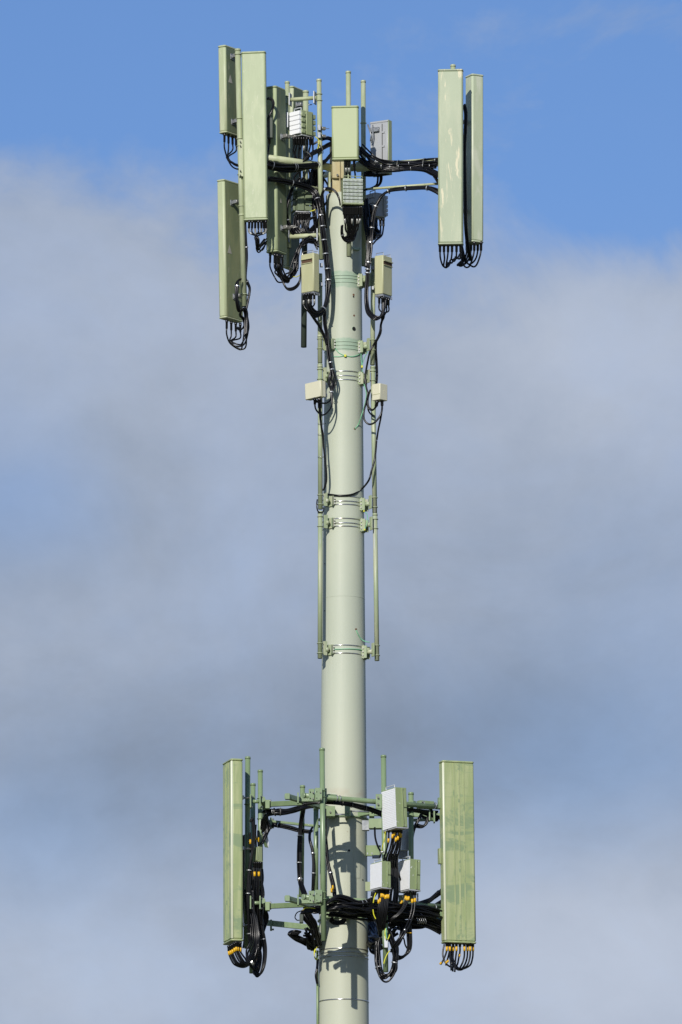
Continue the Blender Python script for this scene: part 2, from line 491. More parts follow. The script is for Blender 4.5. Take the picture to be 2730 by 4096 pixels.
# tan spine standing on the pole top
spine = thing('head_spine', 'short rusty tan steel post standing on top of the pole between the arms', 'steel post', P(1352, 786, 0))
X, Y, Z = Vector((1, 0, 0)), Vector((0, 1, 0)), Vector((0, 0, 1))
def vbox(b, x0, x1, y0, y1, d0, d1, bev=0.0, rot=0.0):
    """axis-aligned box whose near face (depth d0) fills the pixel rectangle"""
    o = P((x0 + x1) / 2, y1, d0); w = (x1 - x0) * S / 2
    h = P((x0 + x1) / 2, y0, d0).z - o.z
    ex = Vector((math.cos(rot), math.sin(rot), 0)); ey = Vector((-math.sin(rot), math.cos(rot), 0))
    return b.box(o, ex, ey, Z, (-w, 0, 0), (w, d1 - d0, h), bev)
b = MB(); vbox(b, 1331, 1392, 690, 792, -0.10, 0.10, 0.006, 0.12); b.build('post', M['tan'], spine)
b = MB(); vbox(b, 1330, 1388, 560, 712, -0.14, 0.12, 0.006, 0.12); b.build('head_box', M['tan'], spine)
b = MB(); vbox(b, 1359, 1362, 640, 760, -0.16, -0.141, 0, 0.12); b.build('gusset', M['tan'], spine)
b = MB(); vbox(b, 1317, 1323, 688, 750, -0.12, 0.02, 0, 0.12); b.build('gusset', M['arm'], spine)
b = MB(); vbox(b, 1318, 1432, 783, 790, -0.2, 0.2); 
b = MB(); zc = ZTOP; b.prism([circ(PX, 0, zc + s_, r_, 48) for s_, r_ in ((0.0, 0.19), (0.012, 0.19), (0.02, 0.12))], True); b.build('base_flange', M['pole'], spine)
b = MB(); b.tube([P(1351, 700, -0.165), P(1351, 700, -0.14)], 5 * S, 8); b.build('bolt', M['bolt'], spine)
b = MB(); b.tube([P(1450, 652, 0.0), P(1450, 652, -0.05)], 5 * S, 8)


# ------------------------------------------------------------------ generic builders
def pipe(label, top, bot, d, r, m='pipe', cap=True, ubolts=(), group=None, cat='pipe', name='mounting_pipe', d2=None, joints=(), plate=None):
    p1 = P(top[0], top[1], d); p0 = P(bot[0], bot[1], d if d2 is None else d2)
    t = thing(name, label, cat, p0, group)
    ax = (p1 - p0).normalized()
    b = MB(); b.tube([p0, p1], r * S, 24); b.build('shaft', M[m], t)
    if cap:
        b = MB(); b.tube([p1 - ax * 0.018, p1 + ax * 0.004, p1 + ax * 0.010], [r * S * 1.10, r * S * 1.10, r * S * 0.9], 24); b.build('end_cap', M[m], t)
    # hollow lower end
    b = MB(); b.tube([p0 - ax * 0.001, p0 + ax * 0.004], r * S * 0.84, 20); b.build('open_end', M['hole'], t)
    for y in joints:
        k = (y - bot[1]) / (top[1] - bot[1]); c = p0.lerp(p1, k)
        b = MB(); b.tube([c - ax * 0.012, c + ax * 0.012], r * S * 1.13, 24); b.build('collar', M[m], t)
    for y in ubolts:
        k = (y - bot[1]) / (top[1] - bot[1]); c = p0.lerp(p1, k)
        b = MB(); b.ring(c, ax, r * S + 0.005, 0.0052, 20, 6); b.build('u_bolt', M['bolt'] if m == 'x' else M[m], t)
    return t


def frame_box(label, xL, xC, xR, top, bot, d, alpha, W=None, T=None):
    """near vertical edge at xC; right face recedes at alpha degrees, left face at 90-alpha. returns o, ex, ey, ez, W, T, H"""
    a = R_(alpha)
    o = P(bot[0], bot[1], d); tp = P(top[0], top[1], d)
    ez = (tp - o); H = ez.length; ez.normalize()
    ex = Vector((math.cos(a), math.sin(a), 0)); ey = Vector((-math.sin(a), math.cos(a), 0))
    ex = (ex - ez * ex.dot(ez)).normalized(); ey = ez.cross(ex).normalized()
    W = W if W else (xR - xC) * S / math.cos(a)
    T = T if T else (xC - xL) * S / math.sin(a)
    return o, ex, ey, ez, W, T, H


def antenna(label, xL, xC, xR, top, bot, d, alpha, m='ant', front='R', W=None, T=None, mounts=(), pipe_d=None, group='panel antennas', lip=0.012, bev=0.022, stickers=(), cat='antenna', ribs=False, back=False):
    o, ex, ey, ez, W, T, H = frame_box(label, xL, xC, xR, top, bot, d, alpha, W, T)
    t = thing('panel_antenna', label, cat, o + ex * W / 2 + ey * T / 2, group)
    b = MB(); b.box(o, ex, ey, ez, (0, 0, 0.02), (W, T, H - 0.022), min(bev, W * 0.3, T * 0.3)); b.build('radome', M[m], t)
    b = MB(); b.box(o, ex, ey, ez, (-0.0035, -0.0035, H - 0.022), (W + 0.0035, T + 0.0035, H), min(bev, W * 0.3, T * 0.3)); b.build('top_cap', M[m], t)
    b = MB(); b.box(o, ex, ey, ez, (-0.003, -0.003, 0), (W + 0.003, T + 0.003, 0.02), min(bev, W * 0.3, T * 0.3)); b.build('end_plate', M[m], t)
    if back:
        b = MB(); b.box(o, ex, ey, ez, (0.020, -0.0025, 0.022), (W - 0.004, 0.004, H - 0.024)); b.build('back_panel', M[back], t)
    if ribs:    # shallow vertical grooves moulded in the front face
        for f_, w_ in ((0.34, 0.012), (0.5, 0.02), (0.66, 0.012)):
            b = MB()
            if front == 'R':
                b.box(o, ex, ey, ez, (W * f_ - w_ / 2, -0.004, 0.03), (W * f_ + w_ / 2, 0.004, H - 0.03))
            else:
                b.box(o, ex, ey, ez, (-0.004, T * f_ - w_ / 2, 0.03), (0.004, T * f_ + w_ / 2, H - 0.03))
            b.build('radome_rib', M[m], t)
    for (fy, pd, face, len_) in mounts:          # fy: height fraction, face the bracket is on
        br = MB()
        if face == 'R':
            c = o + ex * W * pd + ez * H * fy; nrm = -ey; side = ex
        elif face == 'L':
            c = o + ey * T * pd + ez * H * fy; nrm = -ex; side = ey
        elif face == 'BR':
            c = o + ex * W + ey * T * pd + ez * H * fy; nrm = ex; side = ey
        else:
            c = o + ey * T + ex * W * pd + ez * H * fy; nrm = ey; side = ex
        br.box(c, side, nrm, ez, (-0.03, 0, -0.032), (0.03, 0.012, 0.032), 0.003)
        br.box(c, side, nrm, ez, (-0.022, 0.012, -0.016), (0.022, len_ * 0.5, 0.016), 0.003)
        bo = br.build('bracket', M['galv'], t)
        cl = MB(); cl.box(c, side, nrm, ez, (-0.045, len_ * 0.5, -0.02), (0.045, len_, 0.02), 0.004); cl.build('clamp', M['bolt'], bo)
        for s_ in (-1, 1):
            bl = MB(); bl.tube([c + side * 0.034 * s_ + nrm * len_ * 0.4, c + side * 0.034 * s_ + nrm * (len_ + 0.10)], 0.0055, 6); bl.build('bolt', M['bolt'], bo)
    for (fw, fy, sz, face) in stickers:          # weathered warning triangle, flat print on the back face
        if face == 'R': c = o + ex * W * fw + ez * H * fy - ey * 0.0042; side = ex; nn = -ey
        else: c = o + ey * T * fw + ez * H * fy - ex * 0.0012; side = ey; nn = -ex
        b = MB(); tri = [c - side * sz / 2, c + side * sz / 2, c + ez * sz * 1.15]
        b.prism([[q + nn * 0.0 for q in tri], [q + nn * 0.001 for q in tri]]); b.build('warning_sticker', M['sticker'], t)
    return t, (o, ex, ey, ez, W, T, H)


def catmull(pts, per=7):
    out = []
    n = len(pts)
    for i in range(n - 1):
        p0 = pts[max(i - 1, 0)]; p1 = pts[i]; p2 = pts[i + 1]; p3 = pts[min(i + 2, n - 1)]
        for k in range(per):
            t = k / per
            out.append(0.5 * ((2 * p1) + (p2 - p0) * t + (2 * p0 - 5 * p1 + 4 * p2 - p3) * t * t + (3 * p1 - p0 - 3 * p2 + p3) * t ** 3))
    out.append(pts[-1])
    return out


def world_path(path, d):
    out = []
    for q in path:
        out.append(P(q[0], q[1], q[2] if len(q) > 2 else d))
    return out


def add_cable(t, pts, r=0.0065, conn=0, band=0, m='cable', conn_end=0, name='cable', tagm=None, per=7):
    r = r * 1.45
    cp = catmull(pts, per)
    b = MB(); b.tube(cp, r, 8); c = b.build(name, M[m], t)
    def along(dist, rev=False):
        seq = cp[::-1] if rev else cp
        acc = 0
        for i in range(len(seq) - 1):
            l = (seq[i + 1] - seq[i]).length
            if acc + l >= dist: return seq[i].lerp(seq[i + 1], (dist - acc) / max(l, 1e-9))
            acc += l
        return seq[-1]
    for flag, rev in ((conn, False), (conn_end, True)):
        if flag:
            L = flag
            q = [along(0, rev), along(L * 0.3, rev), along(L * 0.34, rev), along(L, rev), along(L * 1.08, rev)]
            b = MB(); b.tube(q, [r * 1.9, r * 1.9, r * 1.55, r * 1.55, r * 1.1], 10); b.build('connector', M['conn'], c)
    if band:
        a_, b_ = band
        b = MB(); b.tube([along(a_), along((a_ + b_) / 2), along(b_)], r * 1.38, 10); b.build('tape_band', M['yel'], c)
    if tagm:
        a_, b_ = tagm
        b = MB(); b.tube([along(a_), along((a_ + b_) / 2), along(b_)], r * 1.3, 10); b.build('label_sleeve', M['tag'], c)
    return c


def loom(label, at=None, cat='cable', group=None, name='cable_loom'):
    return thing(name, label, cat, at, group)


def bundle(t, path, d, n, spread, r=0.0065, ties=(), jitter=0.17, conn=0, conn_end=0, tie_m='tie', per=7, band=0, m='cable', tie_w=0.006):
    base = world_path(path, d)
    spread = spread * 1.25
    for k in range(n):
        if n == 1: off = Vector((0, 0, 0))
        else:
            a = k * 2.39996 + random.random() * 0.5 ; rr = spread * math.sqrt((k + 0.4) / n)
            off = Vector((math.cos(a) * rr, math.sin(a) * rr * 0.8, math.sin(a + 1.1) * rr))
        pts = [q + off + Vector((random.uniform(-1, 1), random.uniform(-1, 1), random.uniform(-1, 1))) * spread * jitter for q in base]
        add_cable(t, pts, r, conn=conn, conn_end=conn_end, per=per, band=band, m=m)
    cp = catmull(base, 7)
    for f in ties:
        i = min(max(int(f * (len(cp) - 1)), 1), len(cp) - 2)
        ax = (cp[i + 1] - cp[i - 1]).normalized()
        R0 = (spread * 0.95 if n > 1 else 0) + r * 1.28 + 0.002
        b = MB(); b.tube([cp[i] - ax * tie_w / 2 * 1.6, cp[i] + ax * tie_w / 2 * 1.6], R0, 14, caps=False)
        b.build('cable_tie', M[tie_m], t)


def jumpers(t, starts, through, d, r=0.006, conn=0.10, band=0, spread=0.012, tagm=None):
    """one cable from each start, all gathering through the same following points"""
    th = world_path(through, d)
    for k, s_ in enumerate(starts):
        p = P(s_[0], s_[1], s_[2] if len(s_) > 2 else d)
        drop = s_[3] if len(s_) > 3 else 0.16
        pts = [p + Vector((0, 0, 0.01)), p - Vector((0, 0, drop * 0.45)), p - Vector((0, 0, drop))]
        for i, q in enumerate(th):
            f = 1.0 if i < len(th) - 1 else 0.6
            pts.append(q + Vector((random.uniform(-1, 1), random.uniform(-1, 1), random.uniform(-1, 1))) * spread * f + Vector((0, 0, (k - len(starts) / 2) * spread * 0.35)))
        add_cable(t, pts, r, conn=conn, band=band, tagm=tagm if (tagm and k % 2 == 0) else None)


# ================================================================== UPPER HEAD
G_A = 'panel antennas round the upper head'
# --- antennas
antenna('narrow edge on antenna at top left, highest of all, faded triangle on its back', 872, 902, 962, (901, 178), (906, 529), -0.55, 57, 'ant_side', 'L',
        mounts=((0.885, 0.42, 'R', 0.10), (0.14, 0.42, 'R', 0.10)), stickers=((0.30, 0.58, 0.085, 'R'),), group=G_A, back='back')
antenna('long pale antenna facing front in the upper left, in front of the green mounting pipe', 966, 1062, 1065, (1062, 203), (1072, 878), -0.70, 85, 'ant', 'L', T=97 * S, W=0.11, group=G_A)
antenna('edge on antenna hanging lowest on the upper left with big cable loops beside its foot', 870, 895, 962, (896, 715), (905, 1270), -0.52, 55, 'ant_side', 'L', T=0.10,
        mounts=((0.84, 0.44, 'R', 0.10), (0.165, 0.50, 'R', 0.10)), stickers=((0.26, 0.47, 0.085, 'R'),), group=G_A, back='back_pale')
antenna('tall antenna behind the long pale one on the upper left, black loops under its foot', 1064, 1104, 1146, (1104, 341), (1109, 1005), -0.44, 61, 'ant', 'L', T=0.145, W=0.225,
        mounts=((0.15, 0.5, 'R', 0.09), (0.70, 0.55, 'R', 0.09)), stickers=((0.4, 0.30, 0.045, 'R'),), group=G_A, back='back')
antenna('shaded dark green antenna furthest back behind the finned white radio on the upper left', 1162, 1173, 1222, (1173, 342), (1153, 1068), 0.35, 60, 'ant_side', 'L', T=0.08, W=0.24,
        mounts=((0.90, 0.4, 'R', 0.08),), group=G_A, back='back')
cA, fr = antenna('short box antenna in the middle of the head, above the finned grey radio', 1327, 1434, 1437, (1434, 421), (1436, 637), -0.66, 86, 'box', 'L', T=108 * S, W=0.10, group=G_A)
A7, f7 = antenna('short grey backed antenna right of the centre pipe, pale green radome edge on its right', 1482, 1552, 1567, (1551, 479), (1552, 693), -0.06, 60, 'grey', 'R', group=G_A, bev=0.008)
o, ex, ey, ez, W, T, H = f7
b = MB(); b.box(o, ex, ey, ez, (0.010, -0.006, -0.002), (W + 0.008, T + 0.006, H + 0.004), 0.006); b.build('front_cover', M['box'], A7)
for f_ in (0.18, 0.52, 0.78):
    b = MB(); b.box(o, ex, ey, ez, (-0.010, T * 0.16, H * (f_ - 0.02)), (0.001, T * 0.30, H * (f_ - 0.02) + 0.02)); b.build('rear_rib', M['grey'], A7)
b = MB(); b.box(o, ex, ey, ez, (-0.008, T * 0.29, 0.02), (0.001, T * 0.31, H - 0.04)); b.build('rear_rib', M['hole'], A7)
b = MB(); b.box(o, ex, ey, ez, (-0.03, T * 0.45, H * 0.80), (0.0, T * 0.98, H * 0.88), 0.004); b.build('tilt_bracket', M['galv'], A7)
b = MB(); b.tube([P(1472, 498, 0.0), P(1486, 540, -0.02), P(1483, 565, -0.02)], 0.009, 8); b.tube([P(1492, 500, 0.0), P(1493, 545, -0.02), P(1487, 572, -0.02)], 0.007, 8); b.build('tilt_arm', M['galv'], A7)
antenna('big antenna facing front at the upper right, streaked with cream scuffs', 1752, 1852, 1856, (1852, 275), (1853, 976), -0.66, 86, 'ant_worn', 'L', T=100 * S, W=0.11, group=G_A)
antenna('turned antenna behind the scuffed one at the far upper right, dark gap between them', 1838, 1888, 1936, (1889, 293), (1889, 966), -0.32, 27, 'ant_pale', 'R', T=0.17,
        mounts=((0.19, 0.8, 'L', 0.06), (0.72, 0.8, 'L', 0.06)), group=G_A)

# --- pipes
GP = 'mounting pipes of the upper head'
p1 = pipe('green vertical pipe between the edge on antennas and the long pale antenna', (952, 199), (978, 1226), -0.56, 11.5, 'pipe', ubolts=(218, 476, 557, 585, 700, 826, 1178), group=GP, joints=(862,))
b = MB(); o = P(968, 705, -0.62); b.box(o, X, Y, Z, (-0.035, 0, 0), (0.028, 0.012, 152 * S), 0.003); pl = b.build('saddle_plate', M['pipe'], p1)
for yy in (566, 582, 682, 700):
    b = MB(); b.tube([P(962, yy, -0.62), P(962, yy, -0.65)], 0.008, 6); b.build('bolt', M['bolt'], pl)
pp = pipe('pipe left of the finned white radio, joined by a crossbar near its top', (1150, 329), (1157, 992), -0.12, 9.5, 'pipe', ubolts=(386, 416, 478), group=GP)
b = MB(); vbox(b, 1139, 1154, 449, 509, -0.19, -0.178, 0.003, -0.15); sp_ = b.build('slotted_plate', M['fin'], pp)
for k in range(7):
    b = MB(); b.tube([P(1146.5, 456 + k * 8, -0.188), P(1146.5, 456 + k * 8, -0.194)], 0.0045, 6); b.build('slot', M['hole'], sp_)
pp = pipe('pipe right of the finned white radio, tallest at the head', (1277, 320), (1287, 1038), -0.22, 9.7, 'pipe', ubolts=(377, 403), group=GP)
for yy in (512, 543):
    b = MB(); vbox(b, 1272, 1284, yy - 14, yy + 8, -0.285, -0.25, 0.003); cl_ = b.build('clamp', M['galv'], pp)
    b = MB(); vbox(b, 1290, 1305, yy - 5, yy + 6, -0.25, -0.20, 0.003, 0.3); b.build('jaw', M['bolt'], cl_)
    b = MB(); b.tube([P(1284, yy, -0.24), P(1318, yy + 3, -0.24)], 0.004, 6); b.build('stud', M['galv'], cl_)
pipe('pipe standing behind the finned white radio with a capped top', (1224, 366), (1221, 900), 0.16, 11.5, 'pipe', group=GP)
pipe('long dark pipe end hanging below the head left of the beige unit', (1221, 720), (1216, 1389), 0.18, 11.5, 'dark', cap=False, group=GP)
pipe('pale pipe rising behind the short box antenna in the middle, highest bare pipe', (1394, 288), (1397, 1026), -0.40, 10, 'pipe', group=GP)
pipe('pipe right of the centre box antenna, mostly in shade', (1454, 325), (1456, 1064), 0.17, 9.8, 'pipe', ubolts=(493,), group=GP)
pipe('stub of pipe showing above the scuffed antenna at the upper right', (1813, 262), (1815, 960), -0.50, 10, 'pipe', group=GP)

# crossbars
def bar(label, a, b_, r, m='arm', name='cross_bar', cat='steel bar', group=None, plates=(), caps=True):
    pa_, pb_ = P(*a), P(*b_)
    t = thing(name, label, cat, pa_, group)
    q = MB(); q.tube([pa_, pb_], r * S, 20); q.build('tube', M[m], t)
    for f in plates:
        c = pa_.lerp(pb_, f); ax = (pb_ - pa_).normalized()
        ey_ = ax.cross(Z).normalized()
        q = MB(); q.box(c, ax, ey_, Z, (-0.006, -0.05, -0.07), (0.006, 0.05, 0.07), 0.0); q.build('end_plate', M['galv'], t)
    return t
bar('short crossbar clamped between two pipes above the finned white radio', (1160, 399, -0.14), (1268, 391, -0.22), 8, plates=(0.02, 0.93))
bar('lower crossbar between two pipes above the left beige unit', (1152, 948, -0.12), (1283, 941, -0.22), 10, plates=(0.06, 0.93))
GARM = 'arms reaching out from the pole head'
bar('thick left arm running from the pole head behind the long pale antenna', (1060, 631, -0.60), (1336, 671, -0.02), 15, name='support_arm', group=GARM, plates=())
bar('thin brace under the left arm', (1050, 712, -0.55), (1330, 764, 0.0), 5, name='support_arm', group=GARM)
bar('thick right arm of the head carrying the heavy cable bundle', (1392, 672, 0.02), (1790, 642, -0.42), 15, name='support_arm', group=GARM)
bar('thin straight brace under the right arm', (1400, 762, 0.02), (1790, 732, -0.42), 5, name='support_arm', group=GARM)
bar('rear arm of the head seen end on behind the centre', (1400, 668, 0.1), (1300, 700, 1.0), 13, name='support_arm', group=GARM)
# flange where the arms meet the pole head
fl = thing('arm_flange', 'pair of rounded arm flanges clamped beside the tan post', 'flange', P(1335, 675, 0))
b = MB(); b.tube([P(1300, 668, -0.08), P(1334, 672, -0.02)], [0.035, 0.052], 20); b.build('flange_cone', M['arm'], fl)
b = MB(); b.tube([P(1428, 668, -0.02), P(1500, 665, -0.06)], [0.06, 0.045], 20); b.build('flange_cone', M['arm'], fl)

# --- radios with ribs
def radio(label, xL, xC, xR, top, bot, d, alpha, body='rru', left=None, right=None, W=None, T=None, rows=0, side='L', group=None, base_m='grey', handle=True, fine=0, rm='fin', gap=0.12, fin_d=0.018, vfins=0):
    o, ex, ey, ez, W, T, H = frame_box(label, xL, xC, xR, top, bot, d, alpha, W, T)
    t = thing('radio_unit', label, 'radio unit', o + ex * W / 2 + ey * T / 2, group)
    b = MB(); b.box(o, ex, ey, ez, (0.006, 0.006, 0.012), (W, T, H), 0.008); b.build('housing', M[body], t)
    b = MB(); b.box(o, ex, ey, ez, (0.0, 0.0, 0.0), (W + 0.004, T + 0.002, 0.014), 0.004); b.build('connector_plate', M[base_m], t)
    if rows:
        pitch = (H - 0.03) / rows
        for k in range(rows):
            z0 = 0.02 + k * pitch + pitch * gap / 2; z1 = z0 + pitch * (1 - gap)
            b = MB()
            if side == 'L': b.box(o, ex, ey, ez, (-fin_d, 0.004, z0), (0.008, T - 0.004, z1), 0.004)
            elif side == 'R': b.box(o, ex, ey, ez, (0.004, -fin_d, z0), (W - 0.004, 0.008, z1), 0.004)
            else: b.box(o, ex, ey, ez, (W - 0.006, 0.006, z0), (W + fin_d, T - 0.006, z1), 0.005)
            b.build('fin', M[rm], t)
    if fine:      # many shallow fins on the left face, too fine to tell apart: one joined part
        b = MB(); pitch = (H - 0.03) / fine
        for k in range(fine):
            z0 = 0.018 + k * pitch
            b.box(o, ex, ey, ez, (-0.006, 0.003, z0), (0.007, T - 0.003, z0 + pitch * 0.90))
        q = b.build('heat_sink', M[rm], t); q['kind'] = 'stuff'
    if handle:
        h = MB(); c0 = o + ez * H + ex * 0.015
        h.tube([c0 + ey * T * 0.10, c0 + ey * T * 0.10 + ez * 0.028, c0 + ey * T * 0.75 + ez * 0.028, c0 + ey * T * 0.75], 0.006, 8, smooth=False)
        h.build('handle', M['fin'], t)
    return t, (o, ex, ey, ez, W, T, H)

GR = 'radio units of the upper head'
r1, f1 = radio('radio with wide white ribs and green front, between two pipes at the upper head', 1166, 1208, 1258, (1206, 438), (1207, 541), -0.30, 45, 'rru_plain', rows=5, rm='white', group=GR, fin_d=0.03)
o, ex, ey, ez, W, T, H = f1
for k in range(4):
    z0 = 0.03 + k * (H - 0.04) / 4
    b = MB(); b.box(o, ex, ey, ez, (W - 0.004, 0.01, z0), (W + 0.045, T * 0.7, z0 + (H - 0.04) / 4 * 0.78), 0.008); b.build('side_rib', M['rru_plain'], r1)
    b = MB(); b.box(o, ex, ey, ez, (0.0, -0.012, z0), (W * 0.28, 0.008, z0 + (H - 0.04) / 4 * 0.72), 0.006); b.build('front_rib', M['rru_plain'], r1)
b = MB(); b.box(o, ex, ey, ez, (W * 0.36, -0.010, 0.02), (W * 0.84, 0.008, H - 0.01), 0.006); b.build('front_cover', M['rru_plain'], r1)
r2, f2 = radio('shaded dark green radio hanging under the left arm', 1178, 1184, 1238, (1184, 748), (1184, 848), -0.12, 12, 'rru_dark', T=0.16, group=GR)
o, ex, ey, ez, W, T, H = f2
for k in range(4):
    z0 = 0.02 + k * (H - 0.03) / 4
    b = MB(); b.box(o, ex, ey, ez, (-0.03, 0.0, z0), (0.0, T, z0 + (H - 0.03) / 4 * 0.8), 0.005); b.build('side_rib', M['rru_dark'], r2)
    b = MB(); b.box(o, ex, ey, ez, (W * 0.70, -0.014, z0), (W + 0.03, 0.008, z0 + (H - 0.03) / 4 * 0.8), 0.005); b.build('front_rib', M['rru_dark'], r2)
b = MB(); b.box(o, ex, ey, ez, (W * 0.1, -0.012, 0.02), (W * 0.62, 0.008, H - 0.01), 0.005); b.build('front_cover', M['rru_dark'], r2)
# centre radio: rows of vertical fins facing the camera
r3, f3 = radio('grey green radio covered in rows of small vertical fins, in front of the pole top', 1361, 1371, 1454, (1371, 711), (1371, 818), -0.60, 8, 'rru_plain', T=0.14, group=GR, base_m='rru_plain', handle=False)
o, ex, ey, ez, W, T, H = f3
for k in range(7):
    z0 = 0.018 + k * (H - 0.022) / 7; hh = (H - 0.022) / 7
    b = MB(); nf = 15
    for i in range(nf):
        x0 = 0.006 + i * (W - 0.012) / nf
        b.box(o, ex, ey, ez, (x0, -0.026, z0), (x0 + (W - 0.012) / nf * 0.52, 0.0, z0 + hh * 0.74))
    b.box(o, ex, ey, ez, (0.004, -0.010, z0 + hh * 0.72), (W - 0.004, 0.0, z0 + hh * 0.80))
    q = b.build('fin_row', M['finlow'], r3); q['kind'] = 'stuff'
b = MB()
for xx in (0.0, W - 0.01):
    b.box(o, ex, ey, ez, (xx, -0.034, 0.0), (xx + 0.01, 0.0, 0.03))
b.box(o, ex, ey, ez, (0.0, -0.034, 0.004), (W, -0.022, 0.016)); b.build('lower_rail', M['rru_plain'], r3)
b = MB(); b.tube([o + ez * H + ex * 0.01, o + ez * (H + 0.022) + ex * 0.01, o + ez * (H + 0.022) + ex * (W - 0.01), o + ez * H + ex * (W - 0.01)], 0.005, 6, smooth=False)
b.tube([o + ez * H + ex * W * .4, o + ez * (H + 0.022) + ex * W * .4], 0.004, 6); b.tube([o + ez * H + ex * W * .65, o + ez * (H + 0.022) + ex * W * .65], 0.004, 6); b.build('handle', M['rru_plain'], r3)
r4, f4 = radio('plain grey radio with blunt ribs right of the pole top, behind the cable bend', 1474, 1500, 1545, (1500, 768), (1500, 862), 0.30, 35, 'grey', T=0.15, rows=4, rm='grey', group=GR, fin_d=0.03)
o, ex, ey, ez, W, T, H = f4
for k in range(5):
    z0 = 0.02 + k * (H - 0.03) / 5
    b = MB(); b.box(o, ex, ey, ez, (W - 0.004, 0.01, z0), (W + 0.04, T * 0.8, z0 + (H - 0.03) / 5 * 0.8), 0.008); b.build('side_rib', M['fin'], r4)
for s_ in (0.80, 0.90):
    b = MB(); b.box(o, ex, ey, ez, (W * s_, -0.012, 0.02), (W * (s_ + 0.06), 0.008, H * 0.86), 0.003); b.build('front_rib', M['fin'], r4)

# beige vented units
def vented(label, xL, xC, xR, top, bot, d, alpha, slotface, W=None, T=None):
    o, ex, ey, ez, W, T, H = frame_box(label, xL, xC, xR, top, bot, d, alpha, W, T)
    t = thing('vented_unit', label, 'equipment box', o + ex * W / 2 + ey * T / 2, 'beige vented boxes on the two side pipes')
    b = MB(); b.box(o, ex, ey, ez, (0, 0, 0.012), (W, T, H), 0.014); b.build('cover', M['beige'], t)
    b = MB(); b.box(o, ex, ey, ez, (0.008, 0.008, -0.012), (W - 0.008, T - 0.008, 0.012)); b.build('connector_plate', M['galv'], t)
    b = MB()
    zz0, zz1 = H * 0.765, H * 0.875
    if slotface == 'L': b.box(o, ex, ey, ez, (-0.0015, T * 0.10, zz0), (0.004, T * 0.92, zz1 - 0.008)); 
    else: b.box(o, ex, ey, ez, (W * 0.06, -0.0015, zz0), (W * 0.96, 0.004, zz1 - 0.008))
    sl = b.build('vent_slot', M['slot'], t)
    b = MB()     # scooped hood above the slot and lip below
    if slotface == 'L':
        b.box(o, ex, ey, ez, (-0.016, T * 0.08, zz1 - 0.010), (0.0, T * 0.94, zz1 - 0.002)); b.box(o, ex, ey, ez, (-0.010, T * 0.08, zz0 - 0.006), (0.0, T * 0.94, zz0))
    else:
        b.box(o, ex, ey, ez, (W * 0.05, -0.016, zz1 - 0.010), (W * 0.98, 0.0, zz1 - 0.002)); b.box(o, ex, ey, ez, (W * 0.05, -0.010, zz0 - 0.006), (W * 0.98, 0.0, zz0))
    b.build('vent_hood', M['beige'], t)
    for (u0, u1, v) in ((0.1, 0.9, 0.12), (0.1, 0.9, 0.85)):
        h = MB()
        if slotface == 'L': a_, c_ = o + ex * W * v + ey * T * u0, o + ex * W * v + ey * T * u1
        else: a_, c_ = o + ey * T * u0 + ex * W * v, o + ey * T * u1 + ex * W * v
        h.tube([a_ + ez * H, a_ + ez * (H + 0.032), c_ + ez * (H + 0.032), c_ + ez * H], 0.0035, 6, smooth=False); h.build('lifting_handle', M['bolt'], t)
    h = MB(); h.tube([o + ex * 0.01, o + ex * 0.01 - ez * 0.028, o + ex * (W - 0.01) - ez * 0.028, o + ex * (W - 0.01)], 0.004, 6, smooth=False); h.build('lower_guard', M['galv'], t)
    return t, (o, ex, ey, ez, W, T, H)
v1, fv1 = vented('beige vented box on the left side pipe, narrow slot near its top', 1203, 1255, 1279, (1255, 1010), (1256, 1168), -0.56, 50, 'L')
v2, fv2 = vented('beige vented box on the right side pipe, shaded slotted face turned away', 1498, 1533, 1571, (1533, 1019), (1533, 1178), -0.36, 56, 'R')
for t_, xs, d_ in ((v1, (1281, 1292), -0.40), (v2, (1488, 1497), -0.2)):
    for yy in (1058 if t_ is v1 else 1070, 1135 if t_ is v1 else 1150):
        b = MB(); vbox(b, xs[0], xs[1], yy - 6, yy + 8, d_, d_ + 0.05, 0.003); b.build('mounting_bracket', M['galv'], t_)

# side pipes along the shaft
GS = 'vertical pipes clamped along both sides of the shaft'
pipe('left side pipe behind the beige vented box', (1281, 1095), (1281, 1452), -0.26, 9.5, 'pipe', ubolts=(1356, 1395), joints=(1345,), cap=False, group=GS)
pipe('left side pipe running behind the cream junction box', (1281, 1458), (1282.5, 2037), -0.26, 9.5, 'pipe_mid', ubolts=(1478, 1517, 1980, 2018), cap=True, joints=(1466,), group=GS)
pipe('long bare left side pipe, lowest of the left ones beside the shaft', (1282, 2048), (1281, 2634), -0.26, 9.5, 'pipe_mid', ubolts=(2067, 2106, 2574, 2613), group=GS)
pipe('right side pipe behind the shaded beige vented box', (1494, 1036), (1491, 1460), -0.12, 9.5, 'pipe', ubolts=(1360, 1400), group=GS)
pipe('right side pipe running behind the small cream box', (1492.5, 1468), (1500, 2052), -0.12, 9.5, 'pipe_mid', ubolts=(1485, 1523, 1991, 2029), group=GS)
pipe('long bare right side pipe, lowest of the right ones beside the shaft', (1501, 2057), (1509, 2643), -0.12, 9.5, 'pipe_mid', ubolts=(2077, 2115, 2583, 2622), group=GS)

